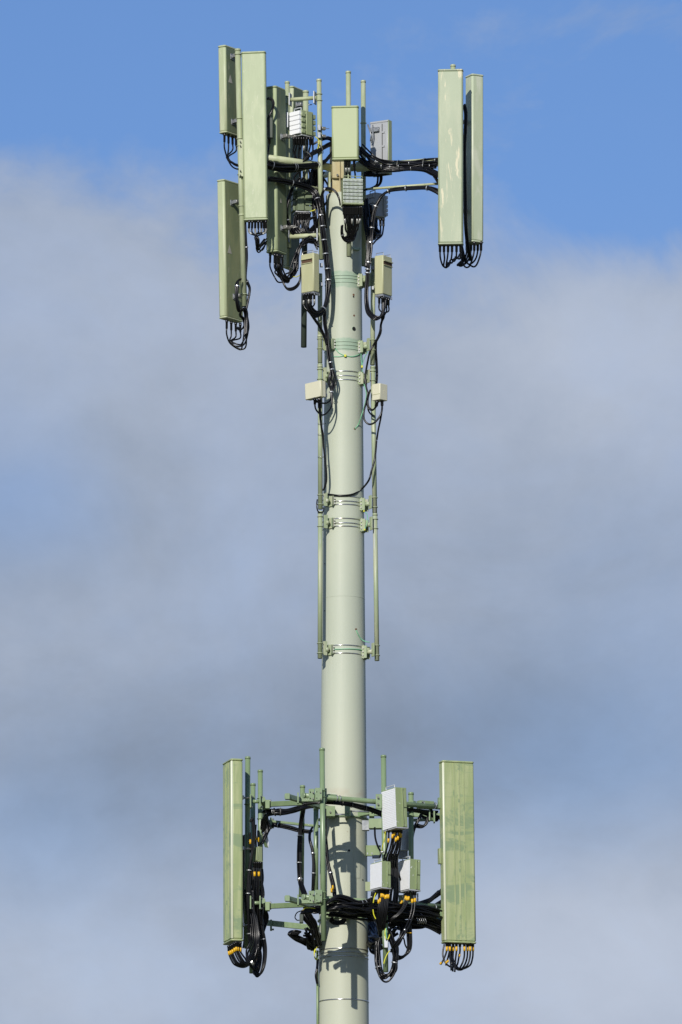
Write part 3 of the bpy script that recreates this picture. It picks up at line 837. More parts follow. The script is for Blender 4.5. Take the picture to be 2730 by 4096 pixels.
# standoff brackets between shaft and side pipes
def standoff(side, yp0, yp1, yq0, yq1, xp, xq, label):
    """yp: rows of the shoe on the shaft, yq: rows of the plate behind the pipe"""
    d = -0.10 if side == 'R' else -0.22
    c = P(xp, (yp0 + yp1) / 2, d)
    t = thing('standoff_bracket', label, 'bracket', c, 'standoff brackets on the shaft')
    sgn = 1 if side == 'R' else -1
    pc = P(xp, yp1, d); zc0, zc1 = pc.z, P(xp, yp0, d).z
    ang = math.atan2(c.y, c.x - PX)
    er = Vector((math.cos(ang), math.sin(ang), 0)); et = Vector((-math.sin(ang), math.cos(ang), 0))
    rr = rad_at_z(c.z)
    base = Vector((PX, 0, zc0)) + er * rr
    b = MB(); b.box(base, er, et, Z, (0.004, -0.045, 0), (0.016, 0.045, zc1 - zc0), 0.003)
    for s_ in (-1, 1): b.box(base, er, et, Z, (-0.010, s_ * 0.045 - 0.006, 0.01), (0.055, s_ * 0.045 + 0.006, zc1 - zc0 - 0.01))
    sh = b.build('shaft_shoe', M['pipe_mid'], t)
    for zz in (0.25, 0.5, 0.75):
        b = MB(); q = base + Z * (zc1 - zc0) * zz - et * 0.053 * (1 if side == 'R' else -1) + er * 0.01
        b.tube([q, q + et * 0.0 - Vector((0, 0.012, 0))], 0.0085, 6); b.build('strap_bolt', M['bolt'], sh)
    dq = -0.17 if side == 'R' else -0.235
    q0 = P(xq, yq1, dq); q1 = P(xq, yq0, dq)
    mid0 = c + er * 0.03; mid1 = (q0 + q1) / 2
    b = MB(); b.tube([c, Vector((mid1.x, mid1.y, c.z))], 9 * S, 16); b.build('standoff_tube', M['pipe_mid'], t)
    ax = Vector((1, 0, 0)) if side == 'R' else Vector((0.5, -0.866, 0))
    if side == 'R':
        exx = Vector((math.cos(R_(-62)), math.sin(R_(-62)), 0))
    else:
        exx = Vector((math.cos(R_(20)), math.sin(R_(20)), 0))
    eyy = Z.cross(exx)
    b = MB(); w = 0.030 if side == 'R' else 0.023
    b.box(Vector((mid1.x, mid1.y, q0.z)), exx, eyy, Z, (-w, -0.006, 0), (w, 0.006, q1.z - q0.z), 0.003)
    b.build('pipe_plate', M['pipe_mid'], t)
    return t
standoff('L', 1352, 1400, 1347, 1402, 1312, 1300, 'upper left bracket below the beige vented box, half hidden by cables')
standoff('L', 1480, 1530, 1470, 1524, 1312, 1300, 'left bracket just above the cream junction box')
standoff('L', 1983, 2024, 1970, 2024, 1316, 1303, 'left bracket where the looping black cable starts round the shaft')
standoff('L', 2070, 2112, 2060, 2113, 1316, 1304, 'left bracket at the head of the long bare side pipe')
standoff('L', 2578, 2620, 2565, 2621, 1316, 1302, 'lowest left bracket at the foot of the long bare side pipe')
standoff('R', 1096, 1152, 1092, 1146, 1445, 1478, 'right bracket at the topmost green painted straps')
standoff('R', 1363, 1417, 1353, 1404, 1445, 1474, 'right bracket at the lower green painted straps')
standoff('R', 1488, 1543, 1479, 1531, 1447, 1474, 'right bracket beside the top of the small cream box')
standoff('R', 1992, 2047, 1982, 2036, 1453, 1482, 'right bracket carrying a small yellow wire lug')
standoff('R', 2075, 2130, 2067, 2121, 1455, 1485, 'right bracket at the head of the long bare right pipe')
standoff('R', 2582, 2638, 2572, 2626, 1463, 1493, 'lowest right bracket at the foot of the long bare right pipe')

# cream junction boxes
def jbox(label, xL, xC, xR, top, bot, d, alpha):
    o, ex, ey, ez, W, T, H = frame_box(label, xL, xC, xR, top, bot, d, alpha)
    t = thing('junction_box', label, 'junction box', o + ex * W / 2 + ey * T / 2, 'cream junction boxes on the side pipes')
    b = MB(); b.box(o, ex, ey, ez, (0, 0, 0), (W, T, H), 0.010); b.build('case', M['cream'], t)
    return t, (o, ex, ey, ez, W, T, H)
j1, fj = jbox('cream junction box on the left side pipe, lit face towards the left', 1219, 1282, 1304, (1282, 1521), (1284, 1585), -0.50, 46)
o, ex, ey, ez, W, T, H = fj
b = MB(); b.box(o, ex, ey, ez, (W * 0.22, -0.003, -0.003), (W * 0.30, T + 0.002, H + 0.003)); b.build('lid_seam', M['beige'], j1)
for ff in (0.15, 0.85):
    b = MB(); b.box(o, ex, ey, ez, (W, 0.01, H * ff - 0.018), (W + 0.03, 0.05, H * ff + 0.018), 0.003); b.build('mounting_lug', M['galv'], j1)
j2, fj2 = jbox('small cream junction box on the right side pipe, shaded face with faint marks', 1488, 1521, 1552, (1521, 1532), (1521, 1597), -0.34, 48)
o, ex, ey, ez, W, T, H = fj2
b = MB(); b.box(o, ex, ey, ez, (-0.003, 0.004, H * 0.34), (0.001, T * 0.96, H * 0.37)); b.build('lid_seam', M['beige'], j2)
b = MB()
for k, (u, v) in enumerate(((0.48, 0.50), (0.48, 0.56), (0.54, 0.56), (0.50, 0.42), (0.47, 0.38), (0.53, 0.42))):
    b.box(o, ex, ey, ez, (W * u, -0.001, H * v), (W * u + 0.003, 0.0, H * v + 0.010))
b.build('printed_mark', M['cream'], j2)

# ------------------------------------------------------------------ UPPER CABLES
def L(label, x, y, d, group='cable looms of the upper head'):
    return loom(label, P(x, y, d), 'cable', group)
t = L('four black jumpers hanging under the topmost left antenna', 920, 535, -0.5)
jumpers(t, [(899, 536, -0.50), (915, 541, -0.44), (931, 545, -0.38), (945, 549, -0.35)], [(912, 628, -0.45), (932, 655, -0.5), (952, 664, -0.56), (965, 668, -0.60)], -0.5, spread=0.02)
t = L('knot of black jumpers with silver sleeves under the long pale antenna', 1030, 890, -0.78)
jumpers(t, [(x, 884, -0.68 + 0.02 * (k % 3), 0.13) for k, x in enumerate((998, 1010, 1022, 1034, 1046, 1056, 1064))], [(1028, 950, -0.76), (1034, 985, -0.70), (1045, 988, -0.62), (1064, 962, -0.52)], -0.7, spread=0.028, conn=0.09, tagm=(0.10, 0.20))
t = L('black jumpers looping below the lowest left antenna', 935, 1290, -0.45)
jumpers(t, [(908, 1282, -0.5), (926, 1288, -0.44), (944, 1292, -0.40), (962, 1296, -0.36)], [(930, 1358, -0.45), (952, 1384, -0.48), (975, 1376, -0.52), (986, 1320, -0.56), (985, 1250, -0.58)], -0.5, spread=0.028)
bundle(t, [(985, 1340, -0.6), (988, 1260, -0.58), (978, 1236, -0.62), (960, 1240, -0.68), (950, 1200, -0.72), (950, 1150, -0.72), (952, 1125, -0.70), (962, 1118, -0.66)], -0.6, 5, 0.016, ties=(0.75,))
bundle(t, [(983, 1250, -0.56), (995, 1195, -0.55), (1000, 1155, -0.54), (990, 1128, -0.55), (984, 1110, -0.56), (988, 1030, -0.56), (985, 960, -0.56), (982, 890, -0.56)], -0.56, 3, 0.009, ties=(0.45, 0.8))
bundle(t, [(968, 1235, -0.70), (962, 1260, -0.66), (975, 1275, -0.6), (980, 1300, -0.52), (965, 1318, -0.46), (950, 1310, -0.42)], -0.6, 2, 0.008)
t = L('thick black loop of cables under the tall antenna behind, sweeping up to the crossbar', 1110, 1015, -0.45)
jumpers(t, [(1082, 1014, -0.36), (1100, 1016, -0.48), (1110, 1018, -0.48), (1120, 1020, -0.42), (1130, 1022, -0.38), (1105, 1016, -0.40), (1116, 1018, -0.46)], [(1110, 1090, -0.42), (1128, 1112, -0.38), (1150, 1112, -0.34), (1172, 1082, -0.3), (1184, 1035, -0.28), (1196, 990, -0.26), (1222, 966, -0.24), (1250, 962, -0.22), (1276, 985, -0.22)], -0.4, spread=0.030, conn=0.11)
bundle(t, [(1120, 1060, -0.42), (1128, 1100, -0.4), (1150, 1120, -0.36), (1176, 1095, -0.3), (1186, 1035, -0.28), (1200, 988, -0.26), (1228, 964, -0.24), (1262, 965, -0.22)], -0.3, 7, 0.024, ties=(0.55,), tie_m='tieb')
t = L('thin black wires drooping left of the beige vented box', 1165, 1150, -0.4)
for k in range(3):
    add_cable(t, world_path([(1118 + 3 * k, 1095, -0.4), (1135, 1130 + 3 * k, -0.4), (1150 + 2 * k, 1152 + 4 * k, -0.42), (1180, 1146 + 5 * k, -0.45), (1200, 1118 + 6 * k, -0.48), (1204, 1070, -0.42)], -0.4), 0.0055)
add_cable(t, world_path([(1174, 1106, -0.34), (1186, 1108, -0.36), (1202, 1100, -0.40)], -0.4), 0.003, m='gy', name='earth_wire')
# loop beside tall rear antenna
t = L('black hook of cable and small dark filter behind the long pale antenna', 1080, 420, -0.62)
bundle(t, [(1060, 405, -0.56), (1073, 394, -0.56), (1088, 398, -0.56), (1095, 415, -0.56), (1090, 440, -0.55), (1079, 462, -0.55), (1072, 490, -0.55), (1068, 540, -0.55)], -0.7, 2, 0.007, r=0.008)
b = MB(); vbox(b, 1067, 1092, 470, 550, -0.55, -0.48, 0.005); b.build('filter_body', M['dark'], t)
bundle(t, [(1078, 550, -0.53), (1078, 575, -0.53), (1073, 610, -0.55), (1072, 640, -0.58)], -0.64, 1, 0, r=0.007, conn=0.07)
# left arm bundles
t = L('black bundle slung along and under the thick left arm', 1180, 665, -0.4)
bundle(t, [(1068, 655, -0.64), (1110, 666, -0.56), (1160, 668, -0.47), (1215, 668, -0.34), (1262, 664, -0.24), (1296, 650, -0.17), (1317, 627, -0.13), (1340, 600, -0.1)], -0.4, 9, 0.030, ties=(0.1, 0.33, 0.36, 0.60, 0.62), tie_m='galv', r=0.0075)
bundle(t, [(1068, 665, -0.62), (1120, 677, -0.52), (1165, 682, -0.44), (1215, 676, -0.32), (1258, 655, -0.2)], -0.4, 5, 0.016)
t = L('fat black bundle rising from behind the left arm to the centre box antenna', 1260, 610, -0.1)
bundle(t, [(1215, 640, -0.30), (1240, 622, -0.28), (1270, 602, -0.25), (1300, 588, -0.22), (1335, 570, -0.16), (1370, 565, -0.12)], -0.2, 10, 0.040, r=0.008, ties=(0.18, 0.5), tie_m='tieb')
bundle(t, [(1258, 575, -0.2), (1285, 560, -0.2), (1318, 556, -0.16), (1350, 575, -0.1)], -0.2, 4, 0.02, r=0.006)
t = L('black jumpers bunched under the white ribbed radio', 1215, 570, -0.28)
for k, x in enumerate((1176, 1186, 1196, 1206, 1216, 1228, 1240, 1250)):
    add_cable(t, world_path([(x, 548, -0.24), (x + 2, 580, -0.24), (x - 4 + random.uniform(-7, 7), 606, -0.22), (x + random.uniform(-12, 16), 640, -0.2)], -0.24), 0.0065, conn=0.09, tagm=(0.10, 0.16) if k in (4,) else None)
add_cable(t, world_path([(1262, 546, -0.26), (1276, 560, -0.26), (1276, 580, -0.26), (1268, 605, -0.24), (1274, 596, -0.24)], -0.24), 0.0035, m='gy', name='earth_wire')
t = L('cable bundle along the thin left brace turning down beside the shaft', 1200, 735, -0.3)
bundle(t, [(1070, 716, -0.58), (1100, 719, -0.52), (1142, 725, -0.44), (1190, 738, -0.36), (1235, 752, -0.29), (1262, 776, -0.29), (1276, 815, -0.33), (1284, 862, -0.35), (1291, 912, -0.35), (1296, 960, -0.35), (1303, 1015, -0.34), (1309, 1065, -0.34), (1313, 1100, -0.34), (1314, 1150, -0.35), (1308, 1200, -0.38), (1294, 1235, -0.42), (1270, 1252, -0.46), (1250, 1248, -0.50), (1238, 1225, -0.52), (1234, 1190, -0.52)],
       -0.3, 7, 0.020, ties=(0.14, 0.30, 0.37, 0.42, 0.48, 0.53, 0.60, 0.66, 0.79), r=0.0075)
bundle(t, [(1312, 752, -0.22), (1298, 758, -0.24), (1288, 785, -0.3), (1285, 830, -0.34), (1290, 890, -0.35), (1296, 950, -0.35), (1306, 1030, -0.33), (1311, 1080, -0.33)], -0.3, 4, 0.016, r=0.0065)
t = L('black jumpers under the left beige vented box', 1235, 1185, -0.5)
jumpers(t, [(1216, 1180, -0.50, 0.12), (1226, 1178, -0.52, 0.12), (1236, 1176, -0.54, 0.12), (1246, 1175, -0.55, 0.12), (1258, 1176, -0.52, 0.12)], [(1240, 1244, -0.50), (1262, 1262, -0.46), (1290, 1250, -0.40), (1302, 1215, -0.38)], -0.5, spread=0.014, conn=0.07, tagm=(0.055, 0.12))
t = L('bundle of black cables running down the left side of the shaft to the cream box', 1310, 1400, -0.33)
bundle(t, [(1242, 1250, -0.48), (1262, 1280, -0.44), (1282, 1310, -0.38), (1298, 1345, -0.34), (1308, 1380, -0.33)], -0.4, 3, 0.008)
bundle(t, [(1300, 1240, -0.34), (1302, 1290, -0.33), (1310, 1340, -0.32), (1316, 1400, -0.33), (1323, 1450, -0.34), (1329, 1480, -0.34)], -0.33, 5, 0.014, ties=(0.80, 0.98))
for xs in ((1322, 1326), (1334, 1342), (1318, 1334)):
    add_cable(t, world_path([(1328, 1474, -0.34), (xs[0], 1505, -0.36), (xs[0] - 2, 1535, -0.36), (1326, 1568, -0.36), (1322, 1600, -0.38), (1306, 1612, -0.42), (1288, 1612, -0.46), (1266, 1606, -0.48), (1256, 1592, -0.48)], -0.36), 0.0065, conn_end=0.06)
    add_cable(t, world_path([(1330, 1474, -0.34), (xs[1], 1505, -0.34), (xs[1] + 2, 1535, -0.34), (1329, 1570, -0.36), (1328, 1620, -0.38), (1312, 1648, -0.42), (1292, 1660, -0.44), (1274, 1650, -0.46), (1262, 1630, -0.48), (1260, 1596, -0.48)], -0.36), 0.0065, conn_end=0.06)
b = MB(); q = P(1326, 1568, -0.36); b.tube([q - Z * 0.006, q + Z * 0.006], 0.026, 14, caps=False); b.build('cable_tie', M['tie'], t)
t = L('vertical black cable dropping from the cream junction box along the left side pipe', 1285, 1750, -0.34)
for k in range(2):
    add_cable(t, world_path([(1277 + 4 * k, 1592, -0.46), (1279 + 3 * k, 1640, -0.40), (1284, 1690, -0.36), (1291 + 2 * k, 1740, -0.33), (1296, 1790, -0.32), (1302 + k, 1850, -0.31), (1305 + 2 * k, 1910, -0.30), (1302 + k, 1940, -0.29), (1294, 1963, -0.28)], -0.34), 0.0075, conn=0.11)
for yy in (1695, 1738, 1828):
    b = MB(); q = P(1285, yy, -0.28); b.ring(q, Z, 0.036, 0.0028, 18, 5); b.build('cable_tie', M['tie'], t)
t = L('small black wire bent at the foot of the left side pipe', 1272, 2020, -0.28)
add_cable(t, world_path([(1270, 1998, -0.28), (1268, 2022, -0.30), (1273, 2045, -0.30), (1290, 2050, -0.28), (1297, 2035, -0.26)], -0.3), 0.005)
# black cable hugging the shaft
t = L('single black cable sagging across the front of the shaft above two strap sets', 1400, 1975, -0.28)
add_cable(t, [P(1507, 1762, -0.22), P(1501, 1830, -0.22), P(1488, 1880, -0.24), P(1476, 1921, -0.25)] + [surf(x, y) - Y * 0.012 for x, y in ((1448, 1957), (1420, 1975), (1390, 1982), (1355, 1983), (1328, 1980), (1308, 1978))], 0.0075)
# green earth wires
t = thing('earth_wire', 'pale green earth wires knotted across the shaft between the vented boxes and cream boxes', 'wire', P(1382, 1423, -0.23))
def swire(pts, m='gw', r=0.0030, off=0.006):
    add_cable(t, [surf(x, y) + Vector((surf(x, y).x - PX, surf(x, y).y, 0)).normalized() * off for x, y in pts], r, m=m, name='wire')
swire([(1328, 1383), (1340, 1392), (1358, 1412), (1382, 1424)])
swire([(1335, 1427), (1358, 1427), (1382, 1424), (1405, 1427), (1425, 1423), (1443, 1414)])
b = MB(); q = surf(1382, 1424); b.box(q, X, Y, Z, (-0.013, -0.024, -0.013), (0.013, 0.0, 0.013), 0.004); b.build('knot', M['gy'], t)
t = thing('earth_wire', 'pale green earth wire hanging right of the shaft down to a rusty hole', 'wire', P(1448, 1467, -0.2))
add_cable(t, world_path([(1445, 1415, -0.16), (1446, 1440, -0.17), (1449, 1465, -0.18), (1450, 1490, -0.17)], -0.2), 0.0030, m='gw', name='wire')
add_cable(t, world_path([(1473, 1406, -0.22), (1460, 1428, -0.2), (1452, 1450, -0.19), (1449, 1467, -0.18)], -0.2), 0.0030, m='gw', name='wire')
add_cable(t, [P(1456, 1534, -0.14), P(1464, 1560, -0.16), P(1466, 1585, -0.17), P(1458, 1625, -0.18), P(1446, 1665, -0.2), surf(1434, 1700) - Y * 0.01, surf(1420, 1716) - Y * 0.002], 0.0036, m='gw', name='wire')
b = MB(); q = P(1449, 1467, -0.19); b.box(q, X, Y, Z, (-0.011, -0.014, -0.013), (0.011, 0.01, 0.013), 0.004); b.build('knot', M['gy'], t)
t = thing('earth_wire', 'thin green wire from a small hole to the lowest right bracket', 'wire', P(1440, 2560, -0.2))
add_cable(t, [surf(1426, 2520), surf(1432, 2535) - Y * .01, surf(1444, 2555) - Y * 0.01, P(1462, 2566, -0.16), P(1480, 2569, -0.16)], 0.0035, m='gw', name='wire')
t = thing('earth_wire', 'thin green wire lying between the two lowest straps', 'wire', surf(1375, 2597))
swire([(1320, 2602), (1332, 2598), (1360, 2597), (1400, 2596), (1435, 2598), (1455, 2604)], r=0.0035)
t = thing('earth_wire', 'small green and yellow wire curling over the two right brackets', 'wire', P(1466, 2060, -0.15))
add_cable(t, world_path([(1457, 2045, -0.2), (1468, 2056, -0.2), (1471, 2075, -0.2), (1466, 2100, -0.2), (1460, 2120, -0.19)], -0.2), 0.003, m='gw', name='wire')
for xx, yy in ((1457, 2045), (1460, 2119)):
    b = MB(); q = P(xx, yy, -0.2); b.box(q, X, Y, Z, (-0.008, -0.01, -0.008), (0.008, 0.01, 0.010), 0.003); b.build('lug', M['gy'], t)

# right arm
t = L('heavy black bundle along the thick right arm with bright ties', 1600, 660, -0.3)
bundle(t, [(1432, 598, -0.12), (1462, 628, -0.15), (1490, 655, -0.18), (1530, 666, -0.24), (1580, 665, -0.28), (1640, 660, -0.34), (1700, 656, -0.40), (1760, 656, -0.46)], -0.3, 14, 0.048, r=0.007, ties=(0.62, 0.86), tie_m='tieb', jitter=0.25)
bundle(t, [(1440, 640, -0.14), (1480, 660, -0.2), (1530, 674, -0.3), (1580, 679, -0.33), (1640, 676, -0.38), (1700, 678, -0.45), (1730, 690, -0.5), (1760, 704, -0.55)], -0.3, 9, 0.022, r=0.007, jitter=0.25)
for xx, yy, rr in ((1502, 646, .022), (1525, 664, .026), (1560, 668, .026), (1594, 664, .020), (1636, 652, .020), (1643, 672, .020), (1691, 661, .022), (1718, 662, .022), (1740, 640, .022)):
    b = MB(); q = P(xx, yy, -0.41 if xx < 1600 else -0.5)
    b.tube([q + Z * -rr + X * 0.004 + Y * 0.03, q + Z * -rr * .5, q - Y * 0.004, q + Z * rr * .5, q + Z * rr + X * 0.002 + Y * 0.03], 0.0042, 6); b.build('cable_tie', M['tie'], t)
bundle(t, [(1728, 690, -0.48), (1742, 708, -0.5), (1752, 725, -0.5), (1762, 745, -0.5)], -0.5, 2, 0.008)
t = L('black bundle under the thin right brace bending down to the right beige vented box', 1500, 800, -0.3)
bundle(t, [(1765, 775, -0.5), (1742, 762, -0.48), (1710, 752, -0.44), (1660, 752, -0.38), (1600, 756, -0.32), (1560, 763, -0.28), (1530, 782, -0.26), (1506, 820, -0.26), (1494, 860, -0.26), (1488, 905, -0.26), (1485, 950, -0.26), (1481, 1000, -0.28), (1475, 1050, -0.30), (1470, 1100, -0.30), (1466, 1160, -0.30), (1466, 1210, -0.32), (1476, 1250, -0.36), (1500, 1272, -0.40), (1522, 1268, -0.40), (1534, 1240, -0.38), (1538, 1205, -0.36)],
       -0.3, 8, 0.018, ties=(0.1, 0.18, 0.26, 0.36, 0.46, 0.525, 0.60, 0.63, 0.645), r=0.007)
bundle(t, [(1462, 800, -0.12), (1466, 850, -0.16), (1470, 900, -0.2), (1477, 950, -0.25), (1476, 1000, -0.27), (1470, 1060, -0.29)], -0.2, 8, 0.026, r=0.008)
t = L('black jumpers under the right beige vented box', 1540, 1190, -0.33)
jumpers(t, [(1518, 1188, -0.30, 0.14), (1530, 1190, -0.34, 0.14), (1538, 1192, -0.32, 0.14), (1547, 1195, -0.30, 0.14), (1555, 1196, -0.28, 0.14)], [(1534, 1262, -0.34), (1528, 1296, -0.32), (1521, 1330, -0.30), (1504, 1365, -0.28)], -0.33, spread=0.012, conn=0.08)
bundle(t, [(1524, 1322, -0.28), (1508, 1358, -0.26), (1494, 1382, -0.24), (1481, 1406, -0.24), (1473, 1440, -0.22), (1466, 1478, -0.2), (1461, 1515, -0.2), (1466, 1548, -0.22), (1471, 1575, -0.24), (1466, 1608, -0.24), (1457, 1645, -0.24), (1458, 1678, -0.26), (1478, 1697, -0.28), (1504, 1686, -0.3), (1527, 1650, -0.3), (1529, 1600, -0.26)], -0.26, 1, 0, r=0.0075, conn_end=0.07)
bundle(t, [(1506, 1362, -0.16), (1504, 1400, -0.08), (1507, 1450, -0.05), (1509, 1500, -0.05), (1506, 1540, -0.08)], -0.1, 2, 0.006, r=0.007)
bundle(t, [(1482, 1560, -0.2), (1472, 1592, -0.22), (1473, 1625, -0.24), (1490, 1640, -0.26), (1506, 1625, -0.28), (1510, 1604, -0.29)], -0.26, 2, 0.006, r=0.0065, conn_end=0.06)
bundle(t, [(1468, 1600, -0.22), (1474, 1640, -0.25), (1488, 1660, -0.22), (1500, 1664, -0.2)], -0.26, 1, 0, r=0.006)
bundle(t, [(1530, 1632, -0.3), (1524, 1672, -0.28), (1514, 1720, -0.26), (1508, 1760, -0.24)], -0.26, 1, 0, r=0.007)
# centre radio jumpers
t = L('dense black jumpers with silver tips hanging under the finned radio in front of the shaft', 1410, 830, -0.55)
for k in range(11):
    x = 1376 + k * 7
    add_cable(t, world_path([(x, 822, -0.55), (x + random.uniform(-2, 2), 856, -0.55), (x + random.uniform(-6, 6) + (1402 - x) * 0.2, 892, -0.52), ((x + 1400) / 2 + random.uniform(-8, 8), 925, -0.48), (1390 + random.uniform(-14, 26), 952, -0.44), (1398 + random.uniform(-8, 14), 965 - random.uniform(0, 10), -0.42), (1412 + random.uniform(0, 12), 940, -0.42)], -0.5), 0.0068, conn=0.10, tagm=(0.15, 0.21) if k in (0, 5, 8, 10) else None)
bundle(t, [(1370, 900, -0.5), (1370, 935, -0.48), (1380, 958, -0.45), (1396, 966, -0.44), (1416, 958, -0.42), (1424, 930, -0.4)], -0.45, 3, 0.010, ties=(0.25,))
t = L('two black cables arching over the shaft top to the finned radio', 1320, 755, -0.4)
for k in range(2):
    add_cable(t, world_path([(1284 + 6 * k, 830, -0.40), (1287 + 5 * k, 785, -0.42), (1299, 757 + 4 * k, -0.45), (1324, 752 + 5 * k, -0.48), (1346, 768 + 5 * k, -0.50), (1358, 795 + 5 * k, -0.52), (1362, 822, -0.5)], -0.45), 0.0062)
b = MB(); q = P(1299, 757, -0.455); b.tube([q - Z * 0.016, q + Z * 0.016], 0.011, 8); b.build('cable_tie', M['tie'], t)
t = L('black jumpers between the centre box antenna and the finned radio', 1400, 660, -0.58)
for k, x in enumerate((1384, 1396, 1418)):
    add_cable(t, world_path([(x, 636, -0.60), (x, 665, -0.60), (x + 4, 705, -0.56), (x + 2, 720, -0.5)], -0.6), 0.007, conn=0.09, tagm=(0.10, 0.15) if k < 2 else None)
t = L('dark tangle of cables behind the left arm below the ribbed radio', 1240, 730, 0.0)
for k in range(22):
    x = random.uniform(1195, 1300); y = random.uniform(672, 720)
    add_cable(t, world_path([(x, y, 0.0), (x + random.uniform(-25, 25), y + 35, 0.02), (x + random.uniform(-30, 30), y + 75, 0.0), (min(x + random.uniform(-20, 40), 1296), y + 120, -0.05)], 0), 0.0075, per=5)
bundle(t, [(1268, 665, 0.0), (1266, 720, 0.0), (1270, 790, -0.05), (1276, 860, -0.1), (1284, 930, -0.2)], 0, 14, 0.055, r=0.0085)
t = L('looped black jumpers under the shaded dark green radio', 1220, 870, -0.1)
for k in range(9):
    x = 1192 + k * 6
    add_cable(t, world_path([(x, 850, -0.08), (x + random.uniform(-3, 3), 885, -0.08), (x + random.uniform(-8, 10), 915, -0.1), (x + 12 + random.uniform(0, 20), 932 + random.uniform(-10, 4), -0.12), (1262 + random.uniform(-10, 10), 905, -0.16), (1278, 870, -0.2)], -0.1), 0.0065, conn=0.08)
for k in range(3):
    add_cable(t, world_path([(1268 - k * 5, 866, -0.22), (1240 - 5 * k, 880, -0.2), (1226 - 3 * k, 905, -0.2), (1234, 925 + 3 * k, -0.2), (1258, 926 + 3 * k, -0.2), (1276, 905 + 3 * k, -0.22)], -0.2), 0.0062)
bundle(t, [(1172, 750, -0.2), (1158, 790, -0.2), (1146, 840, -0.2), (1150, 880, -0.18), (1170, 920, -0.16), (1190, 938, -0.14), (1230, 935, -0.14)], -0.2, 5, 0.017, r=0.0075, ties=(0.52,))
bundle(t, [(1184, 860, -0.1), (1180, 900, -0.1), (1190, 925, -0.12), (1215, 940, -0.14), (1250, 936, -0.16)], -0.2, 5, 0.017, r=0.0075)
add_cable(t, world_path([(1240, 846, -0.16), (1255, 842, -0.16), (1262, 838, -0.16)], -0.2), 0.004, m='gy', name='earth_wire')
t = L('jumpers under the grey radio right of the pole top', 1520, 880, 0.3)
for x, x2 in ((1506, 1516), (1522, 1521), (1534, 1526)):
    add_cable(t, world_path([(x, 872, 0.24), (x + 1, 900, 0.22), ((x + x2) / 2 + 2, 930, 0.16), (x2, 945, 0.1), (1505, 962, 0.0), (1493, 976, -0.1)], 0.2), 0.0065, conn=0.10)
bundle(t, [(1470, 830, 0.1), (1480, 880, 0.08), (1496, 925, 0.05), (1510, 942, 0.05), (1492, 948, -0.05)], 0.05, 12, 0.042, r=0.0085)
t = L('two black cables dropping behind the right arm to the brace', 1515, 715, 0.1)
bundle(t, [(1512, 690, 0.02), (1512, 722, 0.02), (1505, 742, 0.0), (1480, 755, -0.05), (1450, 762, -0.08)], 0, 1, 0, r=0.008, conn=0.05)
bundle(t, [(1524, 685, 0.02), (1526, 720, 0.02), (1515, 742, 0.0), (1490, 754, -0.05)], 0, 2, 0.010, r=0.008)
bundle(t, [(1462, 690, 0.05), (1490, 695, 0.05), (1530, 692, 0.02), (1560, 688, 0)], 0, 8, 0.03, r=0.009)
t = L('black jumpers fringing the foot of the scuffed right antenna', 1800, 985, -0.6)
for k, x in enumerate((1761, 1777, 1793, 1809, 1827, 1843)):
    e = ((1778, 1068), (1782, 1070), (1788, 1066), (1802, 1052), (1812, 1045), (1824, 1034))[k]
    add_cable(t, world_path([(x, 977, -0.60), (x, 1008, -0.60), (x + (2 if k < 2 else -3), 1035, -0.58), (e[0] - 6 + (k > 1) * 4, e[1] - 6, -0.55), (e[0] + 6, e[1], -0.5), (e[0] + 16, e[1] - 18, -0.42)], -0.6), 0.0066, conn=0.085)
t = L('black loops of jumpers under the turned antenna at the far right', 1890, 990, -0.25)
for k, (x, dd) in enumerate(((1898, -0.28), (1925, -0.26), (1876, -0.2), (1868, -0.15), (1885, -0.15), (1912, -0.15))):
    add_cable(t, world_path([(x, 966, dd), (x, 1000, dd), (x - 6, 1030, dd), (x - 20, 1056 + (3 - k) * 3, dd + .02), (x - 38, 1060 + (3 - k) * 2, dd + 0.05), (1846 + 3 * k, 1030, -0.2), (1850, 985, -0.2)], -0.25), 0.0068, conn=0.10, per=8)
bundle(t, [(1858, 440, -0.36), (1864, 450, -0.38), (1864, 490, -0.38), (1858, 520, -0.36)], -0.3, 1, 0, r=0.008)

# ================================================================== LOWER PLATFORM
GL = 'big antennas of the lower platform'
aL, fL = antenna('big antenna at the lower left seen nearly edge on, bright line down its corner', 887, 925, 973, (925, 3033), (927, 3762), -0.85, 16, 'ant_low', 'L', T=0.37, mounts=((0.80, 0.5, 'BR', 0.05), (0.52, 0.5, 'BR', 0.05), (0.1, 0.5, 'BR', 0.05)), group=GL, bev=0.03)
aR, fR = antenna('big antenna at the lower right with blotchy yellow green face and a moulded centre groove', 1757, 1771, 1896, (1771, 3040), (1781, 3769), -0.70, 20, 'ant_low', 'R', T=0.13, mounts=(), ribs=True, group=GL, bev=0.024)
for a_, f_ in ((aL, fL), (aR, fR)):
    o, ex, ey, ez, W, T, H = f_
    b = MB(); b.box(o, ex, ey, ez, (-0.0025, -0.0025, 0.022), (0.026, 0.026, H - 0.024), 0.014); b.build('corner_highlight', M['edge'], a_)  # sun highlight on the rounded corner, painted as a pale strip
o, ex, ey, ez, W, T, H = fL
for u0 in (0.34, 0.5, 0.66):
    b = MB(); b.box(o, ex, ey, ez, (-0.006, T * u0 - 0.012, 0.03), (0.004, T * u0 + 0.012, H - 0.03)); b.build('radome_rib', M['ant_low'], aL)
o, ex, ey, ez, W, T, H = fR
b = MB(); b.box(o, ex, ey, ez, (-0.028, T * 0.5, H * 0.435), (0.0, T * 0.95, H * 0.52), 0.006); b.build('tilt_motor', M['rru_plain'], aR)
b = MB(); b.box(o, ex, ey, ez, (-0.02, T * 0.6, H * 0.74), (0.0, T * 0.95, H * 0.80), 0.004); b.build('bracket', M['green'], aR)
